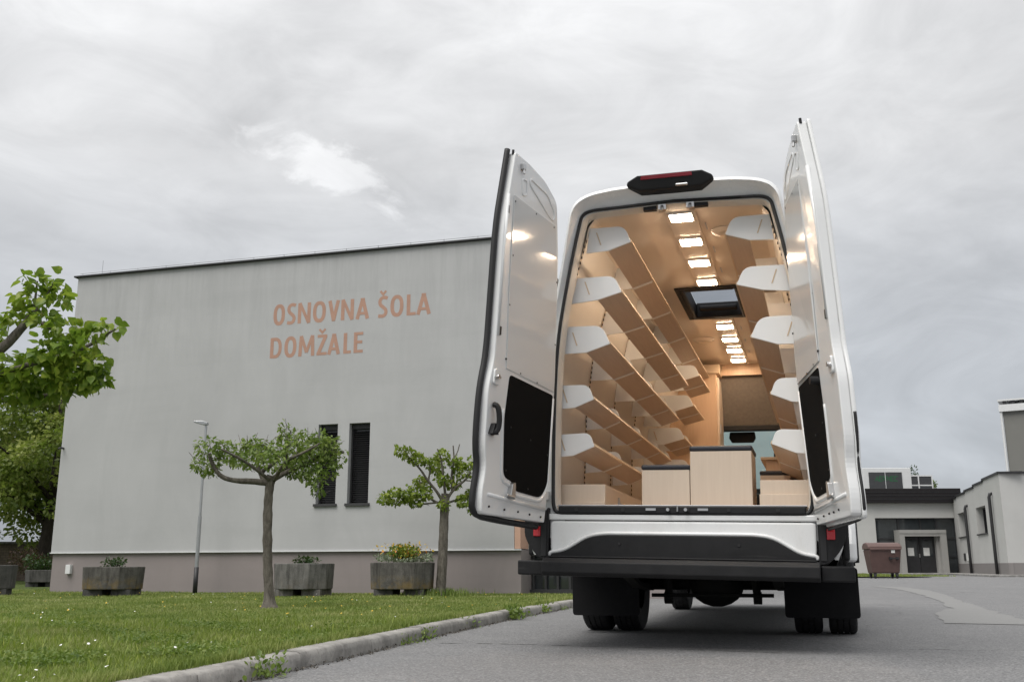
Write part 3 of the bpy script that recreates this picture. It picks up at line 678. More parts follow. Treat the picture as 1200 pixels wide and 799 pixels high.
# ------------------------------------------------------------------ concrete planters
def planter(name, loc, wd_, hh, label, mat, rz=0.0, depth=.75, feet=True, footmat='concrete_dark'):
    r = tag(empty(name, (loc[0], loc[1], LAWN_Z), rz), label, 'planter', 'concrete planters along the wall')
    c = .2; hw, hd = wd_/2, depth/2
    oct_ = lambda s: [(-hw*s+c, -hd*s), (hw*s-c, -hd*s), (hw*s, -hd*s+c), (hw*s, hd*s-c), (hw*s-c, hd*s), (-hw*s+c, hd*s), (-hw*s, hd*s-c), (-hw*s, -hd*s+c)]
    z0 = .10; rings = [(.965, z0), (1.0, z0+hh), (.90, z0+hh), (.88, z0+hh-.06)]
    v = [(x, y, z) for s, z in rings for x, y in oct_(s)]
    f = [tuple(range(7, -1, -1))]+[(k*8+i, k*8+(i+1) % 8, (k+1)*8+(i+1) % 8, (k+1)*8+i) for k in range(3) for i in range(8)]
    MB().add(v, f).build('tub', M[mat], r, bevel=.012)
    MB().add([(x, y, z0+hh-.05) for x, y in oct_(.89)], [tuple(range(8))]).build('soil', M['bark_dark'], r)
    for sx in (-1, 1): MB().box(sx*hw*.5-.14, sx*hw*.5+.14, -hd*.7, hd*.7, -.03, z0-.001).build('foot', M[footmat], r)
    return r, z0+hh+LAWN_Z

# ------------------------------------------------------------------ vegetation helpers
LEAF_HEART = (np.array([(0, 0, 0), (-.06, .22, .05), (.18, .44, .10), (.48, .42, .09), (.80, .20, .03), (1.08, 0, -.08), (.80, -.20, .03), (.48, -.42, .09), (.18, -.44, .10), (-.06, -.22, .05), (.45, 0, .02)], float),
              [(0, 10, 3, 2, 1), (10, 5, 4, 3), (0, 9, 8, 7, 10), (10, 7, 6, 5)])
LEAF_OVAL = (np.array([(0, 0, 0), (.3, .24, .05), (.7, .22, .04), (1.0, 0, -.04), (.7, -.22, .04), (.3, -.24, .05)], float), [(0, 3, 2, 1), (0, 5, 4, 3)])
LEAF_QUAD = (np.array([(0, 0, 0), (.5, .32, .06), (1.0, 0, -.03), (.5, -.32, .06)], float), [(0, 2, 1), (0, 3, 2)])
BLADE = (np.array([(-.5, 0, 0), (.5, 0, 0), (.38, .18, .55), (-.38, .18, .55), (0, .62, 1.0)], float), [(0, 1, 2, 3), (3, 2, 4)])
def inst_mesh(name, tmpl, mats, locs, mat, parent=None, smooth=False):
    T, F = tmpl; N = len(locs); nv = len(T)
    V = (np.einsum('nij,vj->nvi', mats, T) + locs[:, None, :]).reshape(-1, 3)
    lens = np.array([len(f) for f in F]); flat = np.concatenate([np.array(f) for f in F])
    loops = (flat[None, :] + (np.arange(N)*nv)[:, None]).ravel()
    starts = (np.concatenate([[0], np.cumsum(lens)[:-1]])[None, :] + (np.arange(N)*len(flat))[:, None]).ravel()
    me = bpy.data.meshes.new(name)
    me.vertices.add(len(V)); me.vertices.foreach_set('co', V.astype(np.float32).ravel())
    me.loops.add(len(loops)); me.loops.foreach_set('vertex_index', loops.astype(np.int32))
    me.polygons.add(N*len(F)); me.polygons.foreach_set('loop_start', starts.astype(np.int32))
    me.update(calc_edges=True)
    return link(name, me, mat, parent, smooth)
def unit(a): return a/np.maximum(np.linalg.norm(a, axis=-1, keepdims=True), 1e-9)
def leaf_frames(n, outward, droop, size, jitter=.8, rng=RNG):
    """leaf axes: x along the leaf (out and drooping), z the face normal (up and random)"""
    d = unit(outward + rng.normal(0, jitter, (n, 3)) + np.array([0, 0, -droop]))
    nrm = unit(rng.normal(0, .55, (n, 3)) + np.array([0, 0, .9]))
    y = unit(np.cross(nrm, d)); z = np.cross(d, y)
    s = size*rng.uniform(.65, 1.25, (n, 1, 1))
    return np.stack([d, y, z], -1)*s
def clumps(centers, radii, n, shell=.55, rng=RNG):
    """n points spread through ellipsoidal clumps, denser towards their rim"""
    centers = np.array(centers, float); radii = np.array(radii, float)
    if radii.ndim == 1: radii = np.repeat(radii[:, None], 3, 1)
    w = (radii[:, 0]*radii[:, 1]*radii[:, 2])**.67; k = rng.choice(len(centers), n, p=w/w.sum())
    dirs = unit(rng.normal(0, 1, (n, 3))); r = rng.uniform(0, 1, (n, 1))**(1/3*shell+.12)
    return centers[k] + dirs*r*radii[k], dirs
def limbs(root, paths, mat, name='limb', n=7):
    for pts, r0, r1 in paths:
        m = len(pts); sm = chaikin(pts, 2, False); k = len(sm)
        rad = [r0+(r1-r0)*(i/(k-1))**.8 for i in range(k)]
        rad = [r*random.uniform(.92, 1.08) for r in rad]
        MB().tube(sm, rad, n).build(name, mat, root, smooth=True)

# ------------------------------------------------------------------ lawn grass
def in_building(X, Y):
    c, s = math.cos(FA), math.sin(FA); dx, dy = X+8.28, Y-18.0
    lxx = c*dx+s*dy; lyy = -s*dx+c*dy
    return (lxx > -.02) & (lyy > .03)
def grow(n, y0, y1, hmin, hmax, wid):
    Y = np.exp(RNG.uniform(math.log(y0), math.log(y1), n)); kx = kerb_x(Y)-.10
    x0 = -.62*Y-.6; X = x0+(kx-x0)*RNG.uniform(0, 1, n)
    ok = ~in_building(X, Y); X, Y = X[ok], Y[ok]; n = len(X)
    yaw = RNG.uniform(0, 2*math.pi, n); hgt = RNG.uniform(hmin, hmax, n)*(1+.35*np.sin(X*2.1+1.3*np.sin(Y*1.7))*np.cos(Y*1.3)); w = wid*(1+Y*.13)*RNG.uniform(.7, 1.3, n)
    lean = hgt*RNG.uniform(.15, 1.7, n)
    c, s = np.cos(yaw), np.sin(yaw); m = np.zeros((n, 3, 3))
    m[:, 0, 0] = c*w; m[:, 1, 0] = s*w; m[:, 0, 1] = -s*lean; m[:, 1, 1] = c*lean; m[:, 2, 2] = hgt
    return m, np.stack([X, Y, np.full(n, LAWN_Z-.004)], 1)
m, l = grow(330000, 2.7, 19.5, .014, .036, .0030)
tag(inst_mesh('lawn_grass', BLADE, m, l, M['grass']), 'short green lawn grass between the kerb and the wall', 'grass', kind='stuff')
m, l = grow(7000, 2.7, 8, .035, .075, .0034)
tag(inst_mesh('tall_grass', BLADE, m, l, M['leaf_fresh']), 'taller fresh grass tufts in the near lawn', 'grass', kind='stuff')
# grass spilling over the kerb edge
n = 9000; Y = np.exp(RNG.uniform(math.log(2.7), math.log(14), n)); X = kerb_x(Y)-.135+RNG.normal(0, .018, n); yaw = RNG.uniform(0, 6.28, n); hh = RNG.uniform(.02, .07, n); ww = .003*(1+Y*.12)
m = np.zeros((n, 3, 3)); m[:, 0, 0] = np.cos(yaw)*ww; m[:, 1, 0] = np.sin(yaw)*ww; m[:, 0, 1] = -np.sin(yaw)*hh*.7; m[:, 1, 1] = np.cos(yaw)*hh*.7; m[:, 2, 2] = hh
tag(inst_mesh('kerb_grass', BLADE, m, np.stack([X, Y, np.full(n, .068)], 1), M['grass']), 'grass growing along the inner edge of the kerb', 'grass', kind='stuff')
n = 9000; X = RNG.uniform(12, 18.5, n); Y = RNG.uniform(42.1, 57, n); hh = RNG.uniform(.04, .10, n); yaw = RNG.uniform(0, 6.28, n)
m = np.zeros((n, 3, 3)); m[:, 0, 0] = np.cos(yaw)*.03; m[:, 1, 0] = np.sin(yaw)*.03; m[:, 0, 1] = -np.sin(yaw)*hh*.4; m[:, 1, 1] = np.cos(yaw)*hh*.4; m[:, 2, 2] = hh
tag(inst_mesh('verge_grass', BLADE, m, np.stack([X, Y, np.full(n, .045)], 1), M['grass']), 'grass verge behind the brown waste container', 'grass', kind='stuff')
# clover and other broad-leaved plants in patches
n = 60000; Y = np.exp(RNG.uniform(math.log(2.7), math.log(11), n)); kx = kerb_x(Y)-.16; X = -.6*Y-.3; X = X+(kx-X)*RNG.uniform(0, 1, n)
pk = np.sin(X*3.1+2*np.sin(Y*1.9))*np.sin(Y*2.7+1.7*np.sin(X*2.3))+.5*np.sin(X*7.3+Y*5.1); ok = pk > .62; X, Y = X[ok], Y[ok]; n = len(X)
tag(inst_mesh('lawn_clover', LEAF_OVAL, leaf_frames(n, RNG.normal(0, .6, (n, 3))*np.array([1, 1, .2]), -.25, .020, .4), np.stack([X, Y, LAWN_Z+RNG.uniform(.008, .045, n)], 1), M['leaf_mid']), 'darker clover patches scattered through the lawn', 'clover', kind='stuff')
# daisies and dandelions, far too many and small to count
def flowers(name, label, n, mat, rad, y0, y1, rng=RNG):
    Y = np.exp(rng.uniform(math.log(y0), math.log(y1), n)); kx = kerb_x(Y)-.2; x0 = -.6*Y; X = x0+(kx-x0)*rng.uniform(0, 1, n)**1.0
    ok = ~in_building(X, Y); X, Y = X[ok], Y[ok]; n = len(X)
    k = 8; T = [(0, 0, .3)]+[(math.cos(2*math.pi*i/k), math.sin(2*math.pi*i/k), 0) for i in range(k)]
    F = [(0, 1+i, 1+(i+1) % k) for i in range(k)]
    nr = unit(np.stack([rng.normal(0, .35, n), rng.normal(-.35, .3, n), np.ones(n)], 1)); t = unit(np.cross(nr, np.array([0, 1., 0]))); b = np.cross(nr, t)
    sc = rad*rng.uniform(.7, 1.2, (n, 1, 1))
    tag(inst_mesh(name, (np.array(T, float), F), np.stack([t, b, nr], -1)*sc, np.stack([X, Y, LAWN_Z+rng.uniform(.035, .07, n)], 1), mat), label, 'flowers', kind='stuff')
flowers('daisies', 'white daisies scattered through the lawn', 70, M['petal_white'], .0058, 3.2, 17)
flowers('dandelions', 'small yellow dandelions scattered through the lawn', 110, M['petal_yellow'], .0075, 8, 17)

# ------------------------------------------------------------------ weeds at the foot of the kerb
def weed(y, hgt, nl, label, off=.02, mat='leaf_fresh', spread=.10):
    x = float(kerb_x(y))+off
    r = tag(empty('weed', (x, y, 0)), label, 'weed', 'weeds along the kerb')
    ang = RNG.uniform(0, 2*math.pi, nl); el = RNG.uniform(.25, 1.3, nl)
    d = np.stack([np.cos(ang)*np.cos(el), np.sin(ang)*np.cos(el), np.sin(el)], 1)
    base = np.stack([RNG.normal(0, spread*.45, nl), RNG.normal(0, spread, nl), np.abs(RNG.normal(0, hgt*.35, nl))], 1)
    inst_mesh('foliage', LEAF_OVAL, leaf_frames(nl, d*2, 0, hgt*.26, .4), base, M[mat], r)
    st = MB()
    for k in range(max(3, nl//25)):
        a = random.uniform(0, 6.28); st.tube([(0, 0, 0), (math.cos(a)*spread*.4, math.sin(a)*spread*.6, hgt*random.uniform(.5, 1))], [.003, .0015], 4)
    st.build('stems', M['leaf_mid'], r)
for y, h_, nl, lb, off in [(3.45, .10, 70, 'low weed clump at the near end of the kerb', .02), (4.62, .16, 110, 'leafy weed clump against the near kerb stones', .0), (6.55, .09, 60, 'short weed at kerb foot left of the mud flap', .03), (6.95, .12, 70, 'upright weed growing from kerb joint', .01),
                           (8.25, .14, 70, 'single bright green weed tuft standing on kerb edge', -.05), (9.6, .22, 150, 'tallest bushy weed clump beside the kerb', .02), (9.95, .10, 60, 'small weed just past the tallest clump', .03), (10.9, .20, 90, 'pointed weed leaning over the kerb near the van', -.02), (11.6, .08, 40, 'last small weed before the van hides the kerb', .05)]:
    weed(y, h_*.8, int(nl*1.3), lb, off, 'leaf_mid')
n = 1500; Y = np.exp(RNG.uniform(math.log(3.0), math.log(13), n)); X = kerb_x(Y)+np.abs(RNG.normal(0, .03, n)); fr_ = leaf_frames(n, RNG.normal(0, 1, (n, 3)), 0, .016, .5)
tag(inst_mesh('kerb_litter', LEAF_QUAD, fr_, np.stack([X, Y, np.full(n, .006)], 1), M['bark']), 'dry leaf litter and grit along the kerb foot', 'litter', kind='stuff')

# ------------------------------------------------------------------ trees
t1 = tag(empty('small_tree', (-2.5, 10.4, LAWN_Z)), 'small wide-crowned tree with thick trunk nearest the kerb', 'tree')
def rel(o, pts): return [(x-o[0], y-o[1], z-o[2]) for x, y, z in pts]
O1 = (-2.5, 10.4, LAWN_Z)
tr = [(-2.49, 10.4, .05), (-2.50, 10.4, .22), (-2.53, 10.41, .45), (-2.55, 10.4, .8), (-2.56, 10.39, 1.15), (-2.55, 10.4, 1.36), (-2.53, 10.4, 1.42)]
MB().tube(rel(O1, chaikin(tr, 2, False)), [.13, .115, .095, .075, .062, .055, .052, .050, .048, .053, .047, .051, .046, .054, .045, .049, .052, .045, .049, .044, .048, .046, .050, .052, .056, .058, .056][:len(chaikin(tr, 2, False))] + [.07]*max(0, len(chaikin(tr, 2, False))-24), 12).build('trunk', M['bark'], t1, smooth=True)
lm = [([(-2.55, 10.4, 1.34), (-2.7, 10.36, 1.36), (-2.9, 10.3, 1.36), (-3.04, 10.25, 1.40), (-3.13, 10.22, 1.55), (-3.15, 10.2, 1.64)], .055, .022),
      ([(-2.6, 10.4, 1.36), (-2.68, 10.45, 1.46), (-2.52, 10.4, 1.55), (-2.46, 10.38, 1.62)], .045, .02),
      ([(-2.68, 10.5, 1.44), (-2.75, 10.55, 1.60), (-2.73, 10.6, 1.76), (-2.86, 10.6, 1.77), (-2.93, 10.6, 1.74)], .03, .018),
      ([(-2.53, 10.4, 1.38), (-2.36, 10.45, 1.48), (-2.15, 10.5, 1.58), (-1.95, 10.5, 1.66), (-1.80, 10.5, 1.68)], .05, .018),
      ([(-2.52, 10.42, 1.40), (-2.42, 10.7, 1.58), (-2.35, 10.9, 1.80), (-2.2, 11.0, 1.9)], .04, .012),
      ([(-2.5, 10.38, 1.38), (-2.35, 10.15, 1.55), (-2.1, 9.95, 1.62), (-1.95, 9.9, 1.7)], .035, .012),
      ([(-2.55, 10.35, 1.38), (-2.75, 10.1, 1.55), (-2.95, 9.95, 1.65)], .032, .012), ([(-2.4, 10.5, 1.5), (-2.42, 10.5, 1.7), (-2.38, 10.5, 1.92)], .02, .008)]
limbs(t1, [(rel(O1, p), a*.72, b*.72) for p, a, b in lm], M['bark'])
cs = [(-2.42, 10.4, 1.90), (-2.24, 10.4, 1.84), (-2.04, 10.4, 1.82), (-1.92, 10.45, 1.78), (-2.75, 10.4, 1.78), (-3.05, 10.3, 1.70), (-2.02, 10.3, 1.27), (-3.22, 10.3, 1.54), (-3.15, 10.2, 1.70), (-2.98, 10.4, 1.68), (-2.85, 10.2, 1.58), (-2.75, 10.5, 1.74), (-2.62, 10.3, 1.66), (-2.5, 10.5, 1.72), (-2.40, 10.45, 1.80), (-2.28, 10.2, 1.66), (-2.15, 10.5, 1.62), (-2.05, 10.4, 1.70), (-1.96, 10.45, 1.70), (-1.90, 10.55, 1.64), (-1.96, 10.4, 1.50), (-2.1, 10.3, 1.42), (-2.02, 10.2, 1.34), (-2.35, 10.6, 1.52), (-3.2, 10.4, 1.5), (-2.6, 10.8, 1.6), (-2.2, 10.85, 1.75), (-2.45, 10.0, 1.55), (-2.9, 10.75, 1.62), (-2.2, 10.4, 1.52)]
rs = [(.07, .1, .10), (.10, .15, .08), (.10, .15, .08), (.09, .12, .07), (.10, .12, .06), (.10, .12, .06), (.07, .1, .07), (.15, .2, .10), (.16, .2, .10), (.15, .2, .11), (.14, .2, .09), (.15, .2, .09), (.14, .2, .10), (.14, .22, .12), (.10, .15, .14), (.14, .2, .14), (.14, .2, .16), (.15, .2, .13), (.14, .2, .12), (.15, .2, .11), (.12, .2, .11), (.14, .2, .09), (.10, .1, .08), (.13, .2, .10), (.12, .15, .09), (.2, .2, .12), (.2, .2, .12), (.15, .15, .1), (.2, .15, .1), (.15, .2, .12)]
P_, D_ = clumps(rel(O1, cs), rs, 3600)
inst_mesh('crown', LEAF_OVAL, leaf_frames(len(P_), D_*.8, .75, .050), P_, M['leaf_mid'], t1)
def twigs(P_, root, n, r=.004):
    st = MB()
    for k in range(n):
        p = Vector(P_[random.randrange(len(P_))]); q = p*.9+Vector((0, 0, p.z*.1))+Vector((random.gauss(0, .03), random.gauss(0, .03), -.04)); st.tube([q, p.lerp(q, .5)+Vector((random.gauss(0, .015), 0, .01)), p], [r, r*.7, r*.35], 4)
    tag(st.build('twigs', M['bark'], root), kind='stuff')
twigs(P_, t1, 160)
st = MB()
for k in range(60):
    p = Vector(P_[random.randrange(len(P_))]); st.tube([p, p+Vector((random.gauss(0, .05), random.gauss(0, .05), random.uniform(.04, .13)))], [.004, .002], 4)
tag(st.build('water_shoots', M['bark'], t1), kind='stuff')

O2 = (-1.04, 14.8, LAWN_Z)
t2 = tag(empty('small_tree', O2), 'small open-crowned tree with pruned branches beside the van door', 'tree')
tr = chaikin([(-1.06, 14.8, .02), (-1.05, 14.8, .2), (-1.03, 14.8, .6), (-1.02, 14.8, 1.0), (-1.01, 14.8, 1.35), (-1.0, 14.8, 1.55)], 2, False)
MB().tube(rel(O2, tr), [(.078-.018*i/len(tr))*(1+.05*math.sin(i*2.3))+.05*max(0, 1-i/4) for i in range(len(tr))], 12).build('trunk', M['bark'], t2, smooth=True)
lm = [([(-1.01, 14.8, 1.36), (-1.1, 14.75, 1.55), (-1.25, 14.7, 1.72), (-1.38, 14.65, 1.92), (-1.5, 14.6, 2.02), (-1.6, 14.6, 2.15)], .042, .012), ([(-1.25, 14.7, 1.74), (-1.22, 14.75, 1.95), (-1.3, 14.8, 2.1)], .025, .01),
      ([(-1.01, 14.8, 1.38), (-1.2, 14.95, 1.45), (-1.38, 15, 1.62), (-1.42, 15.05, 1.8)], .035, .012), ([(-1.0, 14.8, 1.42), (-.88, 14.8, 1.62), (-.7, 14.75, 1.74), (-.62, 14.7, 1.86)], .04, .014), ([(-.9, 14.8, 1.6), (-.92, 14.85, 1.85), (-.88, 14.9, 2.05), (-.9, 14.9, 2.28)], .034, .012),
      ([(-1.0, 14.8, 1.40), (-.8, 14.95, 1.48), (-.6, 15.1, 1.55), (-.45, 15.1, 1.66)], .03, .010), ([(-.7, 14.75, 1.74), (-.55, 14.7, 1.72), (-.46, 14.65, 1.8)], .016, .007), ([(-1.0, 14.8, 1.5), (-1.03, 14.7, 1.8), (-1.06, 14.65, 2.05), (-1.12, 14.65, 2.2)], .035, .012), ([(-1.1, 14.8, 1.42), (-1.4, 14.7, 1.38), (-1.7, 14.65, 1.5), (-1.86, 14.6, 1.52)], .024, .008), ([(-.95, 14.85, 2.0), (-.84, 14.9, 2.15), (-.8, 14.9, 2.3)], .014, .01)]
limbs(t2, [(rel(O2, p), a*.7, b*.75) for p, a, b in lm], M['bark'])
cs = [(-1.72, 14.6, 1.5), (-1.88, 14.6, 1.48), (-1.55, 14.65, 1.52), (-1.42, 14.7, 1.45), (-1.3, 14.7, 1.55), (-1.55, 14.6, 2.12), (-1.66, 14.6, 2.18), (-1.42, 14.65, 2.05), (-1.2, 14.75, 2.0), (-1.05, 14.7, 2.12), (-.85, 14.85, 2.0), (-.75, 14.8, 1.88), (-.62, 14.75, 1.98), (-.9, 14.9, 1.7), (-1.05, 14.75, 1.75), (-.6, 15, 1.55), (-.48, 14.8, 1.68), (-.75, 14.9, 1.45), (-1.02, 14.7, 1.38), (-.58, 14.7, 1.32), (-1.4, 15.0, 1.72), (-1.15, 15, 1.95)]
rs = [(.16, .18, .13), (.10, .15, .10), (.15, .18, .13), (.13, .15, .12), (.12, .15, .12), (.12, .12, .09), (.10, .1, .08), (.12, .15, .11), (.12, .15, .10), (.11, .12, .09), (.13, .15, .11), (.13, .15, .12), (.10, .12, .09), (.13, .15, .10), (.10, .15, .10), (.14, .15, .10), (.1, .12, .1), (.12, .15, .10), (.09, .1, .12), (.08, .08, .09), (.12, .15, .1), (.13, .15, .1)]
P_, D_ = clumps(rel(O2, cs), rs, 2300)
inst_mesh('crown', LEAF_HEART, leaf_frames(len(P_), D_*.8, .7, .048), P_, M['leaf_fresh'], t2)
twigs(P_, t2, 120)
n = 900; a_ = RNG.uniform(0, 6.28, n); r_ = np.abs(RNG.normal(0, .16, n))+.05; hh = RNG.uniform(.05, .15, n); m = np.zeros((n, 3, 3)); yw = RNG.uniform(0, 6.28, n)
m[:, 0, 0] = np.cos(yw)*.01; m[:, 1, 0] = np.sin(yw)*.01; m[:, 0, 1] = -np.sin(yw)*hh*.5; m[:, 1, 1] = np.cos(yw)*hh*.5; m[:, 2, 2] = hh
tag(inst_mesh('grass_tuft', BLADE, m, np.stack([-1.05+np.cos(a_)*r_*1.6, 14.75+np.sin(a_)*r_, np.full(n, .06)], 1), M['leaf_mid']), 'taller grass around the foot of open-crowned tree', 'grass', kind='stuff')

# near tree whose trunk stands just outside the picture
O3 = (-3.75, 5.9, LAWN_Z)
t3 = tag(empty('linden_tree', O3), 'near linden branch with large bright leaves reaching in from left', 'tree')
MB().tube(rel(O3, [(-3.75, 5.9, 0), (-3.73, 5.9, .6), (-3.7, 5.88, 1.2), (-3.62, 5.86, 1.5)]), [.14, .11, .1, .09], 12).build('trunk', M['bark'], t3, smooth=True)
lm = [([(-3.64, 5.86, 1.45), (-3.4, 5.82, 1.62), (-3.1, 5.8, 1.75), (-2.97, 5.8, 1.92), (-2.89, 5.8, 2.02)], .038, .022), ([(-2.95, 5.8, 1.93), (-2.86, 5.78, 1.94), (-2.8, 5.76, 1.885), (-2.72, 5.75, 1.90)], .013, .007), ([(-2.92, 5.8, 2.0), (-2.93, 5.82, 2.10), (-2.92, 5.8, 2.2)], .010, .005), ([(-2.90, 5.8, 2.01), (-2.84, 5.78, 2.1), (-2.80, 5.76, 2.18)], .008, .004),
      ([(-3.5, 5.85, 1.55), (-3.1, 5.7, 1.58), (-2.8, 5.65, 1.66), (-2.55, 5.65, 1.72), (-2.35, 5.65, 1.86)], .03, .006), ([(-3.6, 5.9, 1.5), (-3.3, 6.1, 1.5), (-2.9, 6.15, 1.55), (-2.6, 6.1, 1.6)], .03, .008), ([(-3.3, 5.82, 1.68), (-3.25, 5.8, 1.9), (-3.15, 5.8, 2.0)], .02, .008)]
limbs(t3, [(rel(O3, p), a, b) for p, a, b in lm], M['bark'], n=9)
MB().lathe([(0, .001), (.020, 0)], 12, lambda a, b, h: (-2.866+3.75+.004+h, -.115+a, 1.992-LAWN_Z+b)).build('cut_end', M['wood_cut'], t3)
cs = [(-2.92, 5.8, 2.19), (-2.83, 5.75, 2.12), (-2.98, 5.8, 2.09), (-2.72, 5.75, 2.07), (-3.1, 5.8, 1.97), (-3.0, 5.78, 1.99), (-2.85, 5.75, 1.95), (-2.72, 5.7, 1.89), (-2.6, 5.7, 1.86), (-2.38, 5.65, 1.88), (-2.47, 5.66, 1.84), (-2.55, 5.65, 1.74), (-2.48, 5.68, 1.66), (-2.7, 5.65, 1.74), (-2.8, 5.7, 1.66), (-2.62, 5.7, 1.60), (-2.5, 5.7, 1.56), (-2.92, 5.75, 1.60), (-3.02, 5.8, 1.66), (-2.8, 5.85, 1.54), (-3.0, 5.85, 1.52), (-2.7, 5.95, 1.62), (-3.15, 5.8, 1.58), (-3.2, 5.85, 1.9), (-2.9, 6.0, 1.7), (-3.3, 5.9, 1.7), (-2.45, 5.75, 1.6)]
rs = [(.10, .10, .06), (.10, .10, .07), (.08, .10, .05), (.08, .10, .04), (.08, .12, .05), (.07, .1, .06), (.08, .10, .06), (.09, .12, .05), (.07, .10, .06), (.09, .08, .045), (.07, .08, .06), (.12, .14, .09), (.10, .12, .08), (.14, .15, .09), (.14, .16, .10), (.14, .16, .10), (.10, .12, .06), (.14, .16, .10), (.12, .15, .08), (.16, .15, .08), (.14, .15, .07), (.15, .15, .1), (.12, .15, .1), (.1, .12, .07), (.15, .15, .1), (.15, .15, .12), (.08, .1, .06)]
P_, D_ = clumps(rel(O3, cs), rs, 1400)
P_ = np.concatenate([P_, np.array(rel(O3, [(-3.0, 5.75, 2.26), (-2.855, 5.74, 2.25), (-2.75, 5.74, 2.245), (-2.79, 5.73, 2.19)]))]); D_ = np.concatenate([D_, np.tile([[0, -.2, .9]], (4, 1))])
fr_ = leaf_frames(len(P_), D_*.7+np.array([.1, -.15, 0]), .65, .054, .7)
order = np.argsort(P_[:, 1])                              # the leaves nearest the camera are separate parts
near, rest = order[:260], order[260:]
leaf_meshes = []
for k in range(4):
    T = LEAF_HEART[0].copy(); T[:, 2] += RNG.normal(0, .035, len(T)); T[:, 1] *= (1, .9, 1.1, .95)[k]
    leaf_meshes.append((T, LEAF_HEART[1]))
lm_ = []
for T, F in leaf_meshes:
    me = bpy.data.meshes.new('leaf'); me.from_pydata(T.tolist(), [], F); me.materials.append(M['leaf_linden']); me.polygons.foreach_set('use_smooth', [True]*len(F)); lm_.append(me)
for i in near:
    o = bpy.data.objects.new('leaf', lm_[i % 4]); COL.objects.link(o); o.parent = t3
    o.matrix_local = Matrix([[*fr_[i][r], P_[i][r]] for r in range(3)]+[[0, 0, 0, 1]])
tag(inst_mesh('crown', LEAF_HEART, fr_[rest], P_[rest], M['leaf_linden'], t3), kind='stuff')

def big_tree(loc, hgt, rad, base, label, nleaf, size, mat='leaf_dark', seed=1, trunk=.2):
    rng = np.random.default_rng(seed); r = tag(empty('broad_tree', (*loc, LAWN_Z)), label, 'tree', 'trees behind the building')
    MB().tube([(0, 0, -.05), (.02, 0, .5), (.12, 0, base), (.15, .1, base+(hgt-base)*.5), (.1, 0, hgt*.9)], [trunk*1.35, trunk, trunk*.85, trunk*.5, .03], 10).build('trunk', M['bark_dark'], r, smooth=True)
    ps = []
    for k in range(7):
        a = 2*math.pi*k/7+rng.uniform(-.3, .3); z0 = base+rng.uniform(0, (hgt-base)*.4)
        ps.append(([(.12, 0, z0), (math.cos(a)*rad*.4, math.sin(a)*rad*.4, z0+rad*.35), (math.cos(a)*rad*.75, math.sin(a)*rad*.75, z0+rad*.5)], trunk*.45, .02))
    limbs(r, ps, M['bark_dark'])
    cs, rr = [], []
    while len(cs) < 60:
        p = rng.uniform(-1, 1, 3)
        if np.linalg.norm(p) < 1: cs.append((p[0]*rad, p[1]*rad, (hgt+base)/2+p[2]*(hgt-base)/2)); rr.append(rng.uniform(.12, .26)*rad*np.array([1.2, 1.2, .75]))
    P_, D_ = clumps(cs, rr, nleaf, rng=rng)
    inst_mesh('crown', LEAF_QUAD, leaf_frames(nleaf, D_, .5, size, rng=rng), P_, M[mat], r)
big_tree((-13.15, 28.0), 5.9, 2.6, 1.35, 'broad dark tree with leaning trunk left of the building', 17000, .15, seed=3)
big_tree((-17.2, 31.0), 7.0, 3.2, 1.0, 'large tree at the far left edge behind planter', 15000, .18, seed=5)
big_tree((-15.5, 38.0), 7.5, 3.2, 2.2, 'pale tree standing beyond the brick garden wall', 12000, .19, mat='leaf_mid', seed=8)
def bush(name, loc, rx, rz, label, n, size, mat, cat='shrub', group=None, stem=True, seed=2):
    rng = np.random.default_rng(seed); r = tag(empty(name, loc), label, cat, group)
    k = 12; cs = np.stack([rng.uniform(-.6, .6, k)*rx, rng.uniform(-.6, .6, k)*rx, rz*rng.uniform(.3, .8, k)], 1); rr = np.stack([rng.uniform(.25, .5, k)*rx]*2+[rng.uniform(.2, .35, k)*rz], 1)
    P_, D_ = clumps(cs, rr, n, rng=rng); inst_mesh('foliage', LEAF_OVAL, leaf_frames(n, D_, .1, size, rng=rng), P_, M[mat], r)
    st = MB()
    for q in cs[:7]: st.tube([(0, 0, -.03), (q[0]*.4, q[1]*.4, q[2]*.6), tuple(q)], [.012, .008, .004], 5)
    st.build('stems', M['bark_dark'], r); return r
bush('shrub', (-12.3, 26, LAWN_Z), .42, .75, 'dark green shrub in front of the brick garden wall', 900, .07, 'leaf_shrub', seed=4)
bush('shrub', (-12.9, 27, LAWN_Z), .55, .95, 'reddish shrub in front of the brick garden wall', 1200, .07, 'leaf_red', seed=6)
bush('shrub', (-13.9, 26, LAWN_Z), .5, .7, 'bright green shrub at far left edge by the planter', 900, .07, 'leaf_mid', seed=7)
bush('shrub', (-11.1, 25.5, LAWN_Z), .3, .45, 'low green shrub between tree trunk and building corner', 500, .06, 'leaf_mid', seed=9)
bush('roof_shrub', (25.2, 62.8, 4.9), .55, 1.75, 'dark shrub showing above the roof lantern', 500, .14, 'leaf_shrub', seed=12)
bush('roof_shrub', (26.0, 61.6, 4.9), .5, .75, 'green shrub at the right end of roof lantern', 500, .12, 'leaf_mid', seed=14)
bush('roof_shrub', (24.3, 62.8, 4.9), .2, 1.45, 'thin shrub twig left of the dark roof shrub', 90, .12, 'leaf_shrub', seed=15)

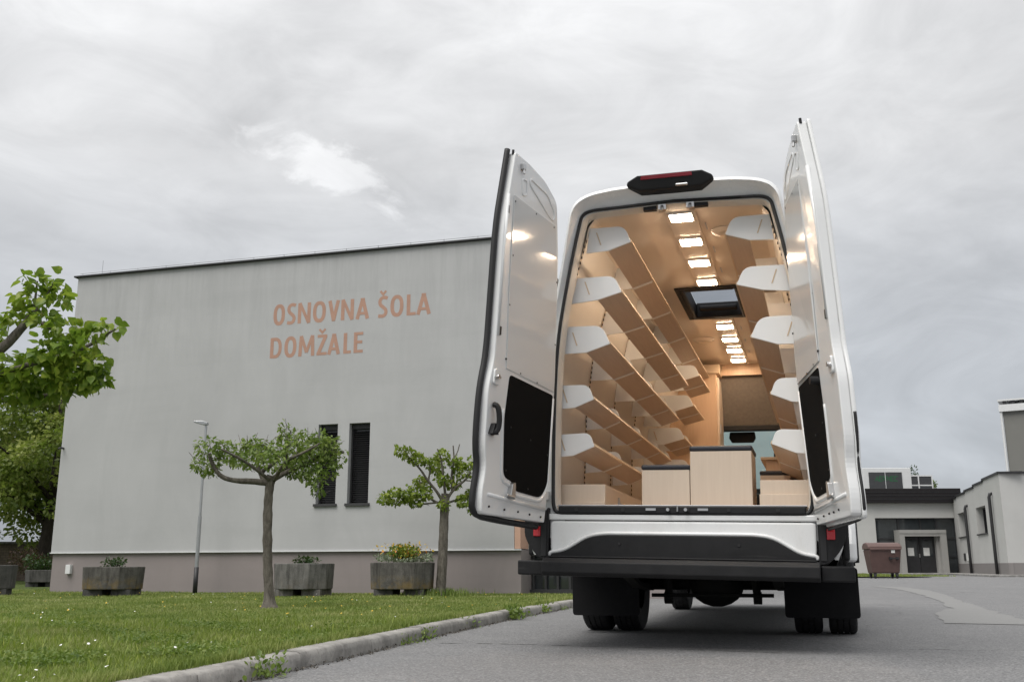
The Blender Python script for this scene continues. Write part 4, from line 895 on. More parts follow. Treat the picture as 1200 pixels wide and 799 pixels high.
planter_specs = [((-6.03, 15.25), .82, .33, 'grey stained concrete planter with low dark shrub, left of lamp post', 'concrete', .05), ((-3.1, 15.0), .82, .37, 'paler concrete planter with trailing shrub behind the wide-crowned tree', 'concrete_pale', -.15), ((-1.62, 14.85), .90, .38, 'mossy concrete planter full of yellow flowers beside open-crowned tree', 'concrete', -.1)]
tops = []
for loc, w, h_, lb, mt, rz in planter_specs:
    r, zt = planter('concrete_planter', loc, w, h_, lb, mt, rz, footmat='concrete_pale' if 'paler' in lb else 'concrete_dark'); tops.append((loc, zt))
planter('concrete_planter', (-8.25, 15.8), .84, .36, 'dark concrete planter cut by the left picture edge', 'concrete_dark', .3)
planter('concrete_planter', (-10.6, 23.0), .9, .27, 'distant concrete planter beside the tree trunk', 'concrete_dark', 0)
(l0, z0), (l1, z1), (l2, z2) = tops
bush('planter_shrub', (l0[0]-.02, l0[1], z0-.05), .20, .19, 'small dark shrub in the planter left of lamp post', 260, .045, 'leaf_shrub', 'plant', seed=21)
bush('planter_shrub', (l1[0]+.02, l1[1], z1-.05), .22, .15, 'low trailing shrub in the paler planter', 260, .045, 'leaf_shrub', 'plant', seed=22)
fl = bush('flowering_plant', (l2[0]+.03, l2[1], z2-.05), .30, .30, 'yellow and orange flowering plants in mossy planter', 700, .05, 'leaf_fresh', 'plant', seed=23)
n = 150; pp = np.stack([RNG.normal(0, .16, n), RNG.normal(-.03, .13, n), .12+RNG.uniform(0, .2, n)], 1); fr_ = leaf_frames(n, RNG.normal(0, 1, (n, 3)), 0, .045, .5)
inst_mesh('yellow_blossom', LEAF_OVAL, fr_, pp, M['petal_yellow'], fl)
n = 60; inst_mesh('orange_blossom', LEAF_OVAL, leaf_frames(n, RNG.normal(0, 1, (n, 3)), 0, .045, .5), np.stack([RNG.normal(.05, .15, n), RNG.normal(-.03, .13, n), .12+RNG.uniform(0, .17, n)], 1), M['petal_orange'], fl)
n = 900; sx = RNG.choice([-1, 1], n); pp = np.stack([RNG.uniform(-.42, .42, n), RNG.uniform(-.33, .3, n), np.zeros(n)], 1); pp[:, 2] = .05+RNG.uniform(0, .11, n)*np.clip(np.abs(pp[:, 0])/.3, .3, 1)
o = inst_mesh('silver_foliage', LEAF_OVAL, leaf_frames(n, np.stack([sx*.3, -.4*np.ones(n), .5*np.ones(n)], 1), -.1, .04, .6), pp, M['leaf_grey'], fl)

# ------------------------------------------------------------------ the van
YAW, RO, PI_ = R(17.4), 0.023, 0.020
rot = Matrix(((1, 0, RO), (0, 1, PI_), (-RO, -PI_, 1))).to_quaternion().to_matrix().to_4x4()
TILT = Matrix.Translation((-RO*.35, -PI_*.35, PI_*1.7)) @ rot
van = tag(empty('delivery_van'), 'white high-roof van with rear doors open on wooden book shelves', 'van')
VANM = Matrix.Translation((.98, 5.95, 0)) @ Matrix.Rotation(-YAW, 4, 'Z') @ TILT
van.matrix_world = VANM
TI = TILT.inverted()
def G(u, v, w): return tuple(TI @ Vector((u, v, w)))            # level, ground-based frame -> van frame
def pb(name, mb, mat, parent=van, **k): return mb.build(name, M[mat], parent, **k)
def mirror(h): return h + [(-u, w) for u, w in reversed(h) if abs(u) > 1e-6]
def mirror_open(h): return [(-u, w) for u, w in reversed(h) if abs(u) > 1e-6] + h

OUT = [(0, 2.862), (.24, 2.857)] + chaikin([(.40, 2.847), (.56, 2.825), (.655, 2.765), (.69, 2.64), (.758, 2.3), (.835, 1.95), (.895, 1.55), (.938, 1.1), (.945, .72), (.935, .58), (.90, .50)], 2, False)
OPN = [(0, 2.735)] + chaikin([(.42, 2.722), (.545, 2.718), (.60, 2.69), (.615, 2.62), (.658, 2.42), (.715, 2.10), (.750, 1.85), (.766, 1.5), (.768, 1.1), (.766, .90), (.764, .80), (.74, .763), (.66, .761)], 2, False) + [(0, .760)]
def overhang(w): t = min(1, max(0, (w-2.0)/.7)); return -.095*t*t
no = len(OUT)
def section(v, inset=0.0, ft=2.875, fu=1.0, over=0.0):
    out = []
    for u, w in mirror_open(OUT):
        w2 = .5+(w-.5)*(ft-.5)/(2.875-.5) if ft != 2.875 else w
        s = 1-inset/max(.5, math.hypot(u, w-1.6)) if inset else 1
        out.append((u*fu*s, v+over*overhang(w), (1.6+(w2-1.6)*s) if w > .55 else w2))
    return out
secs = [section(0, .03, over=1), section(.006, .012, over=1), section(.02, .003, over=1), section(.05, 0, over=.9), section(.30, 0), section(1.95), section(2.90), section(4.9), section(5.2, ft=2.84), section(5.5, ft=2.42, fu=.985), section(6.2, ft=1.45, fu=.95), section(6.35, ft=1.40, fu=.94), section(6.8, ft=1.2, fu=.88), section(6.95, ft=.95, fu=.80)]
N_ = len(secs[0]); mid = [i for i, (u, w) in enumerate(mirror_open(OUT)) if u == 0][0]
body, glass = MB(), MB(); allv = [p for s in secs for p in s]; bf, gf = [], []
for k in range(len(secs)-1):
    for i in range(N_-1):
        q = (k*N_+i, k*N_+i+1, (k+1)*N_+i+1, (k+1)*N_+i)
        if k == 5 and i in (mid-1, mid): continue                      # roof hatch opening
        if k == 9 and mid-11 <= i < mid+11: gf.append(q); continue     # windscreen
        bf.append(q)
bf.append(tuple((len(secs)-1)*N_+i for i in range(N_)))
def used(vs, fs):
    ids = sorted({i for f in fs for i in f}); mp = {a: b for b, a in enumerate(ids)}; return [vs[i] for i in ids], [tuple(mp[i] for i in f) for f in fs]
body.add(*used(allv, bf))
# rear face from the outer corner to the door opening
ho = resample([(u, w) for u, w in OUT], 60); hp = resample(OPN[:-1], 60)
ring = []
for sg in (1, -1):
    rows = []
    for (u, w), (a_, b_) in zip(ho, hp):
        s = 1-.03/max(.5, math.hypot(u, w-1.6)); u1, w1 = u*s, 1.6+(w-1.6)*s if w > .55 else w
        row = []
        for j in range(6):
            t = j/5; vv_ = overhang(w)*(1-t)**1.5 + .012*t + (.012*math.sin(t*math.pi))
            row.append((sg*(u1+(a_-u1)*t), vv_ if j else overhang(w), w1+(b_-w1)*t))
        rows.append(row)
    body.add([p for r in rows for p in r], [(i*6+j, i*6+j+1, (i+1)*6+j+1, (i+1)*6+j) for i in range(59) for j in range(5)])
pb('body_shell', body, 'white_paint', auto=32)
pb('windscreen', MB().add(*used(allv, gf)), 'glass', smooth=True)
# jamb of the opening and the black rubber seal
loop = mirror(OPN)
jm = MB(); nl = len(loop); jm.add([(u, .012, w) for u, w in loop]+[(u*.985, .045, w-.004*(1 if w > 1.5 else -1)) for u, w in loop]+[(u*.985, .11, w-.004*(1 if w > 1.5 else -1)) for u, w in loop], [(k*nl+i, k*nl+(i+1) % nl, (k+1)*nl+(i+1) % nl, (k+1)*nl+i) for k in range(2) for i in range(nl)])
pb('door_jamb', jm, 'jamb', auto=40)
sp = [(u*1.012, -.004, w+(.010 if w > 1.5 else -.008)) for u, w in loop]
pb('door_seal', MB().tube(sp+[sp[0], sp[1]], .0115, 8, False), 'seal', smooth=True)
# lining, ceiling, floor
IN = [(0, 2.745), (.24, 2.742), (.42, 2.735), (.54, 2.715), (.585, 2.66), (.605, 2.58), (.685, 2.28), (.77, 1.95), (.815, 1.55), (.825, 1.1), (.825, .79)]
V0, V1, V2, V3 = .11, 1.96, 2.88, 4.97
cl = MB(); top = mirror_open(IN[:5]); nt_ = len(top); vs_ = [V0, V1, V2, V3]
cv = [(u, v, w) for v in vs_ for u, w in top]; cf = []
for k in range(3):
    for i in range(nt_-1):
        if k == 1 and i in (nt_//2-1, nt_//2): continue
        cf.append((k*nt_+i, k*nt_+i+1, (k+1)*nt_+i+1, (k+1)*nt_+i))
pb('ceiling', cl.add(cv, cf), 'ceiling_tan', auto=30)
for sg in (-1, 1):
    w_ = MB(); sd_ = [(sg*u, w) for u, w in IN[4:]]; n = len(sd_)
    w_.add([(u, v, w) for v in (V0, V3) for u, w in sd_], [(i, i+1, n+i+1, n+i) for i in range(n-1)]); pb('wall_lining', w_, 'lining')
    sl = MB()                                                         # slotted upright rails
    for v in (.125, 1.04, 1.95, 2.86):
        rl = MB()
        for (a_, b_), (c_, d_) in zip(IN[5:], IN[6:]):
            rl.add([(sg*(a_-.003), v-.02, b_), (sg*(a_-.003), v+.02, b_), (sg*(c_-.003), v+.02, d_), (sg*(c_-.003), v-.02, d_)], [(0, 1, 2, 3)])
            m = int(math.hypot(a_-c_, b_-d_)/.035)
            for q in range(m):
                t = (q+.5)/m; u, w = a_+(c_-a_)*t, b_+(d_-b_)*t; sl.box(sg*(u-.006)-.003, sg*(u-.006)+.003, v-.011, v-.004, w-.009, w+.009)
        pb('wall_rail', rl, 'birch_edge', fix=False)
    tag(pb('rail_slots', sl, 'seal'), kind='stuff')
pb('floor', MB().box(-.84, .84, .03, 5.6, .72, .795), 'birch_long')
# roof hatch
hs = MB()
for u0, u1, v0, v1 in ((-.24, -.205, V1, V2), (.205, .24, V1, V2), (-.205, .205, V1, V1+.05), (-.205, .205, V2-.05, V2)): hs.box(u0, u1, v0, v1, 2.725, 2.865)
hatch = pb('roof_hatch', hs, 'black_plastic', bevel=.01)
pb('hatch_pane', MB().add([(-.205, V1+.05, 2.86), (.205, V1+.05, 2.86), (.205, V2-.05, 2.86), (-.205, V2-.05, 2.86)], [(0, 1, 2, 3)]), 'hatch_glass', hatch)
pb('hatch_flange', MB().box(-.28, -.2395, V1-.05, V2+.04, 2.728, 2.738).box(.2395, .28, V1-.05, V2+.04, 2.728, 2.738).box(-.2395, .2395, V1-.05, V1-.0005, 2.728, 2.738).box(-.2395, .2395, V2+.0005, V2+.04, 2.728, 2.738), 'black_plastic', hatch, bevel=.004)
pb('hatch_handle', MB().box(-.17, .17, V2-.16, V2-.07, 2.77, 2.81), 'black_plastic', hatch, bevel=.012)
# ceiling lamps
for a_, b_ in ((.11, V1-.08), (V2+.08, V3-.02)):
    pb('light_rail', MB().box(-.085, .115, a_, b_, 2.731, 2.741), 'ceiling_tan', bevel=.003)
    tr_ = MB()
    for k in range(int((b_-a_)/.5)): tr_.box(.15, .16, a_+.3+k*.5, a_+.42+k*.5, 2.728, 2.7335)
    pb('rail_clips', tr_, 'aluminium')
for v in (.24, .74, 1.23, 1.74, 3.2, 3.72, 4.2, 4.68):
    lt = pb('ceiling_light', MB().box(-.065, .095, v-.075, v+.075, 2.718, 2.7305), 'white_panel', bevel=.003)
    for r_ in range(2):
        for c_ in range(4): pb('light_lens', MB().box(-.055+c_*.036, -.022+c_*.036, v-.062+r_*.064, v-.002+r_*.064, 2.7135, 2.7175), 'lamp_glow', lt)
for u, v in ((.28, .62), (-.25, 3.75)):
    pb('ceiling_speaker', MB().lathe([(0, 0), (.05, .004), (.052, 0), (.085, .006), (.09, .014), (.105, .014), (.11, .022)], 28, lambda a, b, h, u=u, v=v: (u+a, v+b, 2.716+h)), 'ceiling_tan', smooth=True)
for u in (-.20, .13): pb('lock_plate', MB().box(u, u+.085, .015, .05, 2.705, 2.735), 'black_plastic')
for u in (-.10, .08): pb('door_catch', MB().box(u, u+.05, -.005, .05, 2.695, 2.73).tube([(u+.025, 0, 2.715), (u+.025, -.03, 2.69)], .012, 8), 'steel')
# shelves: a tilted trough of birch boards between white ends
LEV = [[(.612, 2.487), (.462, 2.495), (.312, 2.545), (.352, 2.660), (.588, 2.662)], [(.712, 2.140), (.532, 2.158), (.375, 2.202), (.42, 2.318), (.672, 2.316)],
       [(.795, 1.800), (.608, 1.803), (.452, 1.855), (.502, 1.982), (.758, 1.984)], [(.817, 1.430), (.68, 1.440), (.558, 1.490), (.59, 1.588), (.810, 1.590)], [(.823, 1.118), (.69, 1.128), (.552, 1.184), (.579, 1.274), (.821, 1.264)]]
def trough(sg, prof, v0, seams, name='book_shelf'):
    (u1, w1), (u2, w2), (u3, w3), (u4, w4), (u5, w5) = prof
    d = Vector((u3-u2, w3-w2)).normalized(); nrm = Vector((-d.y, d.x)); nrm = nrm if nrm.y > 0 else -nrm; th = .010
    a_, b_ = Vector((u2, w2)), Vector((u3, w3))
    # lip strip runs the whole length and is the shelf's own mesh; boards and panels hang on it
    lp_ = [tuple(b_-d*.001), tuple(b_+d*.010), tuple(b_+d*.010+nrm*.020), tuple(b_+nrm*.020-d*.001)]
    sh = MB().prism([(sg*p, q) for p, q in lp_], lambda p, q, dd: (p, dd, q), v0, seams[-1]).build(name, M['birch_edge'], van)
    vv_ = [v0]+seams
    for s0, s1 in zip(vv_, vv_[1:]):
        pol = [tuple(a_), tuple(b_-d*.002), tuple(b_-d*.002+nrm*th), tuple(a_+nrm*th)]
        MB().prism([(sg*p, q) for p, q in pol], lambda p, q, dd: (p, dd, q), s0+.014, s1-.014).build('shelf_board', M['birch_long'], sh)
    poly = roundpoly([(u1, w1), (u2, w2), (u3, w3), (u3+(u4-u3)*.0, w3+.012), (u4, w4), (u5, w5)], [0, 0, 0, 0, .075, 0], 6)
    for k, s in enumerate(vv_[:-1] + ([seams[-1]] if seams[-1] < 4.5 else [])):
        pn_ = MB().prism([(sg*p, q) for p, q in poly], lambda p, q, dd: (p, dd, q), s-.006, s+.006).build('end_panel' if k == 0 else 'divider_panel', M['white_panel'], sh, bevel=.0015)
        if k == 0:
            cu, cw = u5*.42+u4*.58 - (u5-u4)*.0, (w2+w4)/2+.005; cu = u2+(u1-u2)*.1 if False else (u2+u5)/2*1.0; 
            MB().prism([(sg*(cu+.012), cw+.045), (sg*(cu+.020), cw+.045), (sg*(cu-.010), cw-.045), (sg*(cu-.018), cw-.045)], lambda p, q, dd: (p, dd, q), s-.0085, s-.0062).build('panel_slot', M['birch_edge'], sh)
    for s in seams[:-1]:
        pol = [tuple(a_-nrm*.004), tuple(b_-d*.006-nrm*.004), tuple(b_-d*.006-nrm*.001), tuple(a_-nrm*.001)]
        MB().prism([(sg*p, q) for p, q in pol], lambda p, q, dd: (p, dd, q), s-.020, s+.020).build('joint_strip', M['white_panel'], sh)
    return sh
for k, prof in enumerate(LEV):
    trough(-1, prof, .155, [[1.05, 1.94, 2.83, 3.72, 4.72], [1.05, 1.94, 2.83, 3.42], [1.05, 1.94, 2.70, 3.32], [1.05, 1.94, 2.83, 3.5], [1.08, 2.05]][k])
    trough(1, prof, .155, [1.05, 1.94, 2.83, 3.6])
for k, (dz, v0, v1, du) in enumerate([(2.00, 3.7, 4.6, .02), (1.66, 3.6, 4.55, .04), (1.36, 3.7, 4.5, 0), (2.28, 3.6, 4.5, 0)]):
    pr_ = [(.77-.25*max(0, dz-1.6)+du, dz), (.60+du-.2*max(0, dz-1.7), dz+.005), (.40+du-.2*max(0, dz-1.7), dz+.06), (.44+du-.2*max(0, dz-1.7), dz+.17), (.77-.25*max(0, dz-1.6)+du, dz+.17)]
    trough(-1, pr_, v0, [(v0+v1)/2, v1], 'display_shelf')
# cab end
cab = pb('tall_cabinet', MB().box(-.82, -.235, 4.76, 5.25, .80, 2.60), 'birch_warm', bevel=.004)
pb('cabinet_door', MB().box(-.234, -.214, 4.80, 5.24, .95, 2.56), 'birch', cab, bevel=.003)
pb('cabinet_lock', MB().box(-.213, -.205, 4.86, 4.90, 1.95, 2.05), 'steel', cab)
pb('cabinet_top', MB().box(-.70, -.20, 4.74, 5.25, 2.603, 2.70), 'birch_edge', cab)
pb('cab_header', MB().box(-.80, .80, 4.98, 5.02, 2.62, 2.76), 'birch_warm')
MB().add([(-.80, 5.03, 2.66), (.82, 5.03, 2.66), (.86, 5.30, 2.10), (-.86, 5.30, 2.10), (-.80, 5.06, 2.66), (.82, 5.06, 2.66), (.86, 5.34, 2.10), (-.86, 5.34, 2.10)], [(0, 1, 2, 3), (4, 7, 6, 5), (3, 2, 6, 7), (0, 4, 5, 1)]).build('cab_bulkhead', M['felt_grey'], van)
pb('bulkhead_trim', MB().box(-.86, .86, 5.27, 5.36, 2.04, 2.10), 'black_plastic', bevel=.01)
pb('rear_mirror', MB().prism([(-.17, 2.06), (.11, 2.06), (.12, 1.99), (.09, 1.94), (-.15, 1.94), (-.18, 1.99)], lambda p, q, d: (p, d, q), 5.5, 5.56), 'black_plastic', bevel=.01)
pb('dashboard', MB().box(-.85, .85, 5.9, 6.3, .8, 1.40), 'seat_black', bevel=.05)
for u in (.46,):
    st_ = pb('cab_seat', MB().prism(roundpoly([(u-.24, .9), (u+.24, .9), (u+.22, 1.62), (u-.22, 1.62)], .08), lambda p, q, d: (p, d+(q-.9)*-.12, q), 5.12, 5.26), 'seat_black', bevel=.03)
    pb('headrest', MB().prism(roundpoly([(u-.13, 1.66), (u+.13, 1.66), (u+.11, 1.93), (u-.11, 1.93)], .07), lambda p, q, d: (p, d, q), 4.98, 5.08), 'seat_black', st_, bevel=.03)
pb('service_counter', MB().box(.37, .80, 2.75, 3.7, .80, 1.40), 'birch_warm', bevel=.004)
pb('counter_top', MB().box(.33, .81, 2.72, 3.72, 1.4005, 1.425), 'birch_edge', bevel=.003)
for sg, u0, u1, w1, w2, v1 in ((-1, .49, .815, .951, .838, 1.5), (1, .47, .815, .972, .885, 1.25)):
    bx_ = pb('wheel_arch_box', MB().box(min(sg*u0, sg*u1), max(sg*u0, sg*u1), .21, v1, .797, w1), 'birch', bevel=.003)
    pb('kick_board', MB().box(min(sg*(u0-.004), sg*(u1)), max(sg*(u0-.004), sg*u1), .185, .208, .797, w2), 'birch', bx_, bevel=.002)
    if sg < 0: pb('bolt', MB().tube([(-.484, .62, .80), (-.484, .62, .90)], .008, 8).box(-.49, -.47, .61, .66, .855, .865), 'steel', bx_)
# sill, rear panels, step and lamps
pb('threshold', MB().box(-.745, .745, -.004, .13, .7965, .806), 'aluminium', bevel=.003)
pb('sill_strip', MB().box(-.735, .735, -.022, .03, .752, .7955), 'black_plastic', bevel=.006)
sb = MB()
for u in (-.62, -.33, -.06, .06, .30, .58): sb.box(u-.010, u+.010, -.028, -.0225, .765, .785)
tag(pb('sill_bolts', sb, 'seal'), kind='stuff')
pb('sill_catch', MB().box(-.19, -.13, -.030, -.0225, .770, .784).box(.12, .18, -.030, -.0225, .770, .784).tube([(-.055, -.03, .775), (-.055, -.05, .775)], .010, 8).tube([(.0, -.03, .765), (.0, -.03, .80)], .006, 8).tube([(.05, -.03, .775), (.05, -.05, .775)], .010, 8), 'steel')
XZ = lambda p, q, d: (p, d, q)
pb('sill_panel', MB().box(-.80, .80, -.012, .06, .712, .750), 'white_paint', bevel=.008)
low = MB().prism(roundpoly([(-.79, .707), (.79, .707), (.785, .52), (.74, .485), (-.74, .485), (-.785, .52)], .03), XZ, -.010, .05)
pb('rear_panel', low, 'white_paint', bevel=.012, seg=3)
arch = roundpoly([(-.79, .40), (-.79, .505), (-.70, .517), (-.55, .607), (-.45, .622), (.45, .622), (.55, .607), (.70, .517), (.79, .505), (.79, .40)], [0, .02, .08, .08, .08, .08, .08, .08, .02, 0])
bead = [(p, -.013, q+.012) for p, q in arch if q > .45]
pb('panel_bead', MB().tube(bead, .012, 8), 'white_paint', smooth=True)
ins = pb('bumper_insert', MB().prism(arch, XZ, -.020, .03), 'bumper_plastic', bevel=.004)
pb('insert_screws', MB().box(-.36, -.345, -.025, -.0205, .565, .58).box(.345, .36, -.025, -.0205, .565, .58), 'seal', ins)
for sg in (-1, 1):
    br = roundpoly([(.795, .79), (.835, .735), (.945, .735), (.948, .61), (.90, .53), (.84, .475), (.795, .47)], [.01, .02, .02, .06, .05, .03, .01])
    bo = pb('lamp_housing', MB().prism([(sg*p, q) for p, q in br], XZ, -.035, .16), 'black_plastic', bevel=.012, seg=3)
    rd = [(.842, .610), (.888, .610), (.888, .672), (.842, .672)]
    pb('tail_lamp', MB().prism([(sg*p, q) for p, q in rd], XZ, -.046, -.0352), 'red_lens', bo, bevel=.005)
    pb('housing_rib', MB().box(min(sg*.805, sg*.84), max(sg*.805, sg*.84), -.042, -.0352, .49, .77), 'seal', bo, bevel=.004)
    pb('side_trim', MB().box(min(sg*.93, sg*.965), max(sg*.93, sg*.965), .12, 1.15, .50, .80), 'black_plastic', bevel=.012)
    # wheel-arch flare over the twin tyres
    fl_ = MB(); n = 14; prof_ = []
    for i in range(n+1):
        a_ = math.pi*i/n; prof_.append((1.9-.56*math.cos(a_), .52+.44*math.sin(a_)))
    pr2 = [(1.9-.66*math.cos(math.pi*i/n), .52+.55*math.sin(math.pi*i/n)) for i in range(n, -1, -1)]
    pb('wheel_flare', MB().prism(prof_+pr2, lambda p, q, d, sg=sg: (sg*d, p, q), .93, 1.035), 'white_paint', bevel=.03, seg=3)
    pb('flare_lip', MB().tube([(sg*1.03, p, q) for p, q in prof_], .018, 6), 'black_plastic', smooth=True)
step = pb('rear_step', MB().prism([(-.135, .375), (-.155, .395), (-.155, .455), (-.13, .480), (.0, .488), (.02, .47), (.02, .375)], lambda p, q, d: (d, p, q), -.80, .80), 'bumper_plastic', bevel=.006)
pb('step_edge', MB().box(-.78, .78, -.10, -.02, .4845, .493), 'black_plastic', step, bevel=.003)
for sg in (-1, 1): pb('step_end', MB().prism([(-.04, .378), (-.045, .465), (.10, .468), (.10, .378)], lambda p, q, d, sg=sg: (sg*d, p, q), .802, .985), 'bumper_plastic', step, bevel=.010, seg=3)
bl = pb('brake_light', MB().prism([(-.285, 2.825), (-.28, 2.85), (-.21, 2.882), (.20, 2.882), (.265, 2.85), (.27, 2.825), (.185, 2.79), (-.20, 2.79)], lambda p, q, d: (p, d+(2.905-q)*.45, q), -.165, -.02), 'black_plastic', bevel=.014, seg=3)
pb('brake_lens', MB().prism([(-.19, 2.852), (-.185, 2.874), (.135, 2.874), (.14, 2.852)], lambda p, q, d: (p, d+(2.905-q)*.45, q), -.172, -.16), 'red_dark', bl, bevel=.003)
pb('camera_eye', MB().box(.03, .11, -.135, -.10, 2.798, 2.812), 'steel', bl, bevel=.006)
# mud flaps, axle and running gear (level with the road, not with the raked body)
for sg in (-1, 1):
    fp = roundpoly([(.515, .13), (1.015, .13), (1.015, .47), (.515, .47)], .025)
    MB().prism([(sg*p+.02, q) for p, q in fp], lambda p, q, d: G(p, d, q), 1.40, 1.412).build('mud_flap', M['flap_rubber'], van)
    MB().box(sg*.52-.02, sg*.52+.02, 0, 1.9, .48, .62).build('chassis_rail', M['underbody'], van)
    MB().box(sg*.76-.24, sg*.76+.24, 1.42, 2.4, .62, .70).build('wheel_well', M['underbody'], van)
pb('underfloor', MB().box(-.90, .90, .10, 6.3, .64, .715), 'underbody')
pb('cross_member', MB().box(-.50, .50, .30, .38, .47, .60).box(-.50, .50, 1.0, 1.08, .47, .60), 'underbody')
ax = MB().tube([G(-.6, 1.9, .36), G(.6, 1.9, .36)], .055, 12); pb('rear_axle', ax, 'underbody', smooth=True)
df = MB().lathe([(0, -.17), (.09, -.15), (.15, -.08), (.165, 0), (.15, .08), (.09, .15), (0, .17)], 18, lambda a, b, h: G(.02+a*1.25, 1.88+h, .345+b)); pb('differential', df, 'underbody', smooth=True)
pb('drive_shaft', MB().tube([G(.02, 1.95, .37), G(.02, 4.5, .45)], .045, 10), 'underbody')
for sg in (-1, 1):
    pb('leaf_spring', MB().prism([(.9, .44), (1.4, .33), (1.9, .30), (2.4, .33), (2.9, .44), (2.9, .47), (2.4, .37), (1.9, .345), (1.4, .37), (.9, .47)], lambda p, q, d, sg=sg: G(sg*d, p, q), .47, .54), 'underbody')
    pb('shock_absorber', MB().tube([G(sg*.33, 1.75, .25), G(sg*.30, 1.6, .66)], .03, 10), 'underbody'); pb('shock_mount', MB().tube([G(sg*.33-.03, 1.75, .25), G(sg*.33+.03, 1.75, .25)], .045, 10), 'underbody')
pb('anti_roll_bar', MB().tube([G(-.45, 1.70, .27), G(.45, 1.70, .27)], .014, 8), 'underbody')
pb('exhaust_pipe', MB().tube([G(.45, 1.6, .50), G(.46, .9, .46)], .03, 10), 'underbody')
pb('fuel_tank', MB().box(-.8, -.45, 2.8, 4.2, .42, .63), 'underbody', bevel=.04)
TP = [(.19, -.080), (.25, -.093), (.31, -.099), (.338, -.095), (.350, -.086), (.3555, -.072), (.3555, -.046), (.346, -.044), (.346, -.038), (.3555, -.036), (.3555, -.004), (.346, -.003)]
TP = TP + [(r, -h) for r, h in reversed(TP)]
def wheel(u, v, name):
    md = lambda k, j, r: r-.007 if (r > .349 and (k+(j//4)*2) % 5 == 0) else r
    t = MB().lathe(TP, 100, lambda a, b, h: G(u+h, v+a, .3555+b), md).build(name, M['rubber'], van, auto=25)
    MB().lathe([(.19, -.078), (.185, -.04), (.17, -.02), (.08, -.03), (.05, -.06), (0, -.06)] if u < 0 else [(.19, .078), (.185, .04), (.17, .02), (.08, .03), (.05, .06), (0, .06)], 32, lambda a, b, h: G(u+h, v+a, .3555+b)).build('rim', M['rim_steel'], t, smooth=True)
for sg in (-1, 1):
    for u in (.665, .905): wheel(sg*u+.015, 1.9, 'wheel')
    wheel(sg*.80, 5.85, 'wheel')

# rear doors, opened a little past square
_w = np.linspace(.6, 2.9, 24); _k = np.array([.25, .5, .25])
def _soft(x, xs, ys): y = np.interp(x, xs, ys); return np.convolve(np.pad(y, 1, 'edge'), _k, 'valid')
HW = FWW = _w; HU = _soft(_w, [.6, .75, 1.5, 1.8, 2.4, 2.9], [.785, .765, .702, .680, .656, .638]); FU = _soft(_w, [.6, 1.13, 1.5, 1.9, 2.45, 2.9], [.955, .927, .905, .885, .84, .785])
def door_pt(sg):
    def P(s, w, t):
        h, f = (.79-.055*(w-.7), .935-.050*(w-.7)) if sg < 0 else (float(np.interp(w, HW, HU)), float(np.interp(w, FWW, FU))); L_ = math.hypot(f-h, .8); dx, dy = (f-h)/L_, -.8/L_
        return (sg*(h+s*dx-t*dy), s*dy+t*dx, w)
    return P
DO = roundpoly([(.085, .69), (.87, .69), (.885, .80), (.860, .95), (.895, 1.06), (.905, 1.38), (.862, 1.56), (.872, 2.35), (.80, 2.835), (.62, 2.83), (.40, 2.80), (.215, 2.72), (.15, 2.38), (.068, 1.56), (.075, .8)], [.01, .03, .05, .05, .05, .05, .05, .1, .015, .02, .04, .05, .05, .1, .05])
FREE = [(.81, 2.85), (.845, 2.6), (.880, 2.35), (.873, 1.9), (.868, 1.58), (.910, 1.40), (.914, 1.2), (.903, 1.05), (.866, .95), (.893, .80), (.885, .685), (.6, .672), (.3, .668), (.09, .665)]
TRIM = [(.787, 2.565), (.225, 2.555), (.165, 2.30), (.085, 1.50), (.725, 1.525), (.765, 2.0)]
BLK = roundpoly([(.675, 1.500), (.095, 1.478), (.085, .93), (.165, .832), (.50, .845), (.55, .895), (.66, .912), (.70, 1.24)], [.03, .02, .05, .06, .05, .05, .05, .05])
def bead_loop(mb, pts, P, t, r):
    q = [P(s, w, t) for s, w in pts]; mb.tube(q+[q[0], q[1]], r, 6, False)
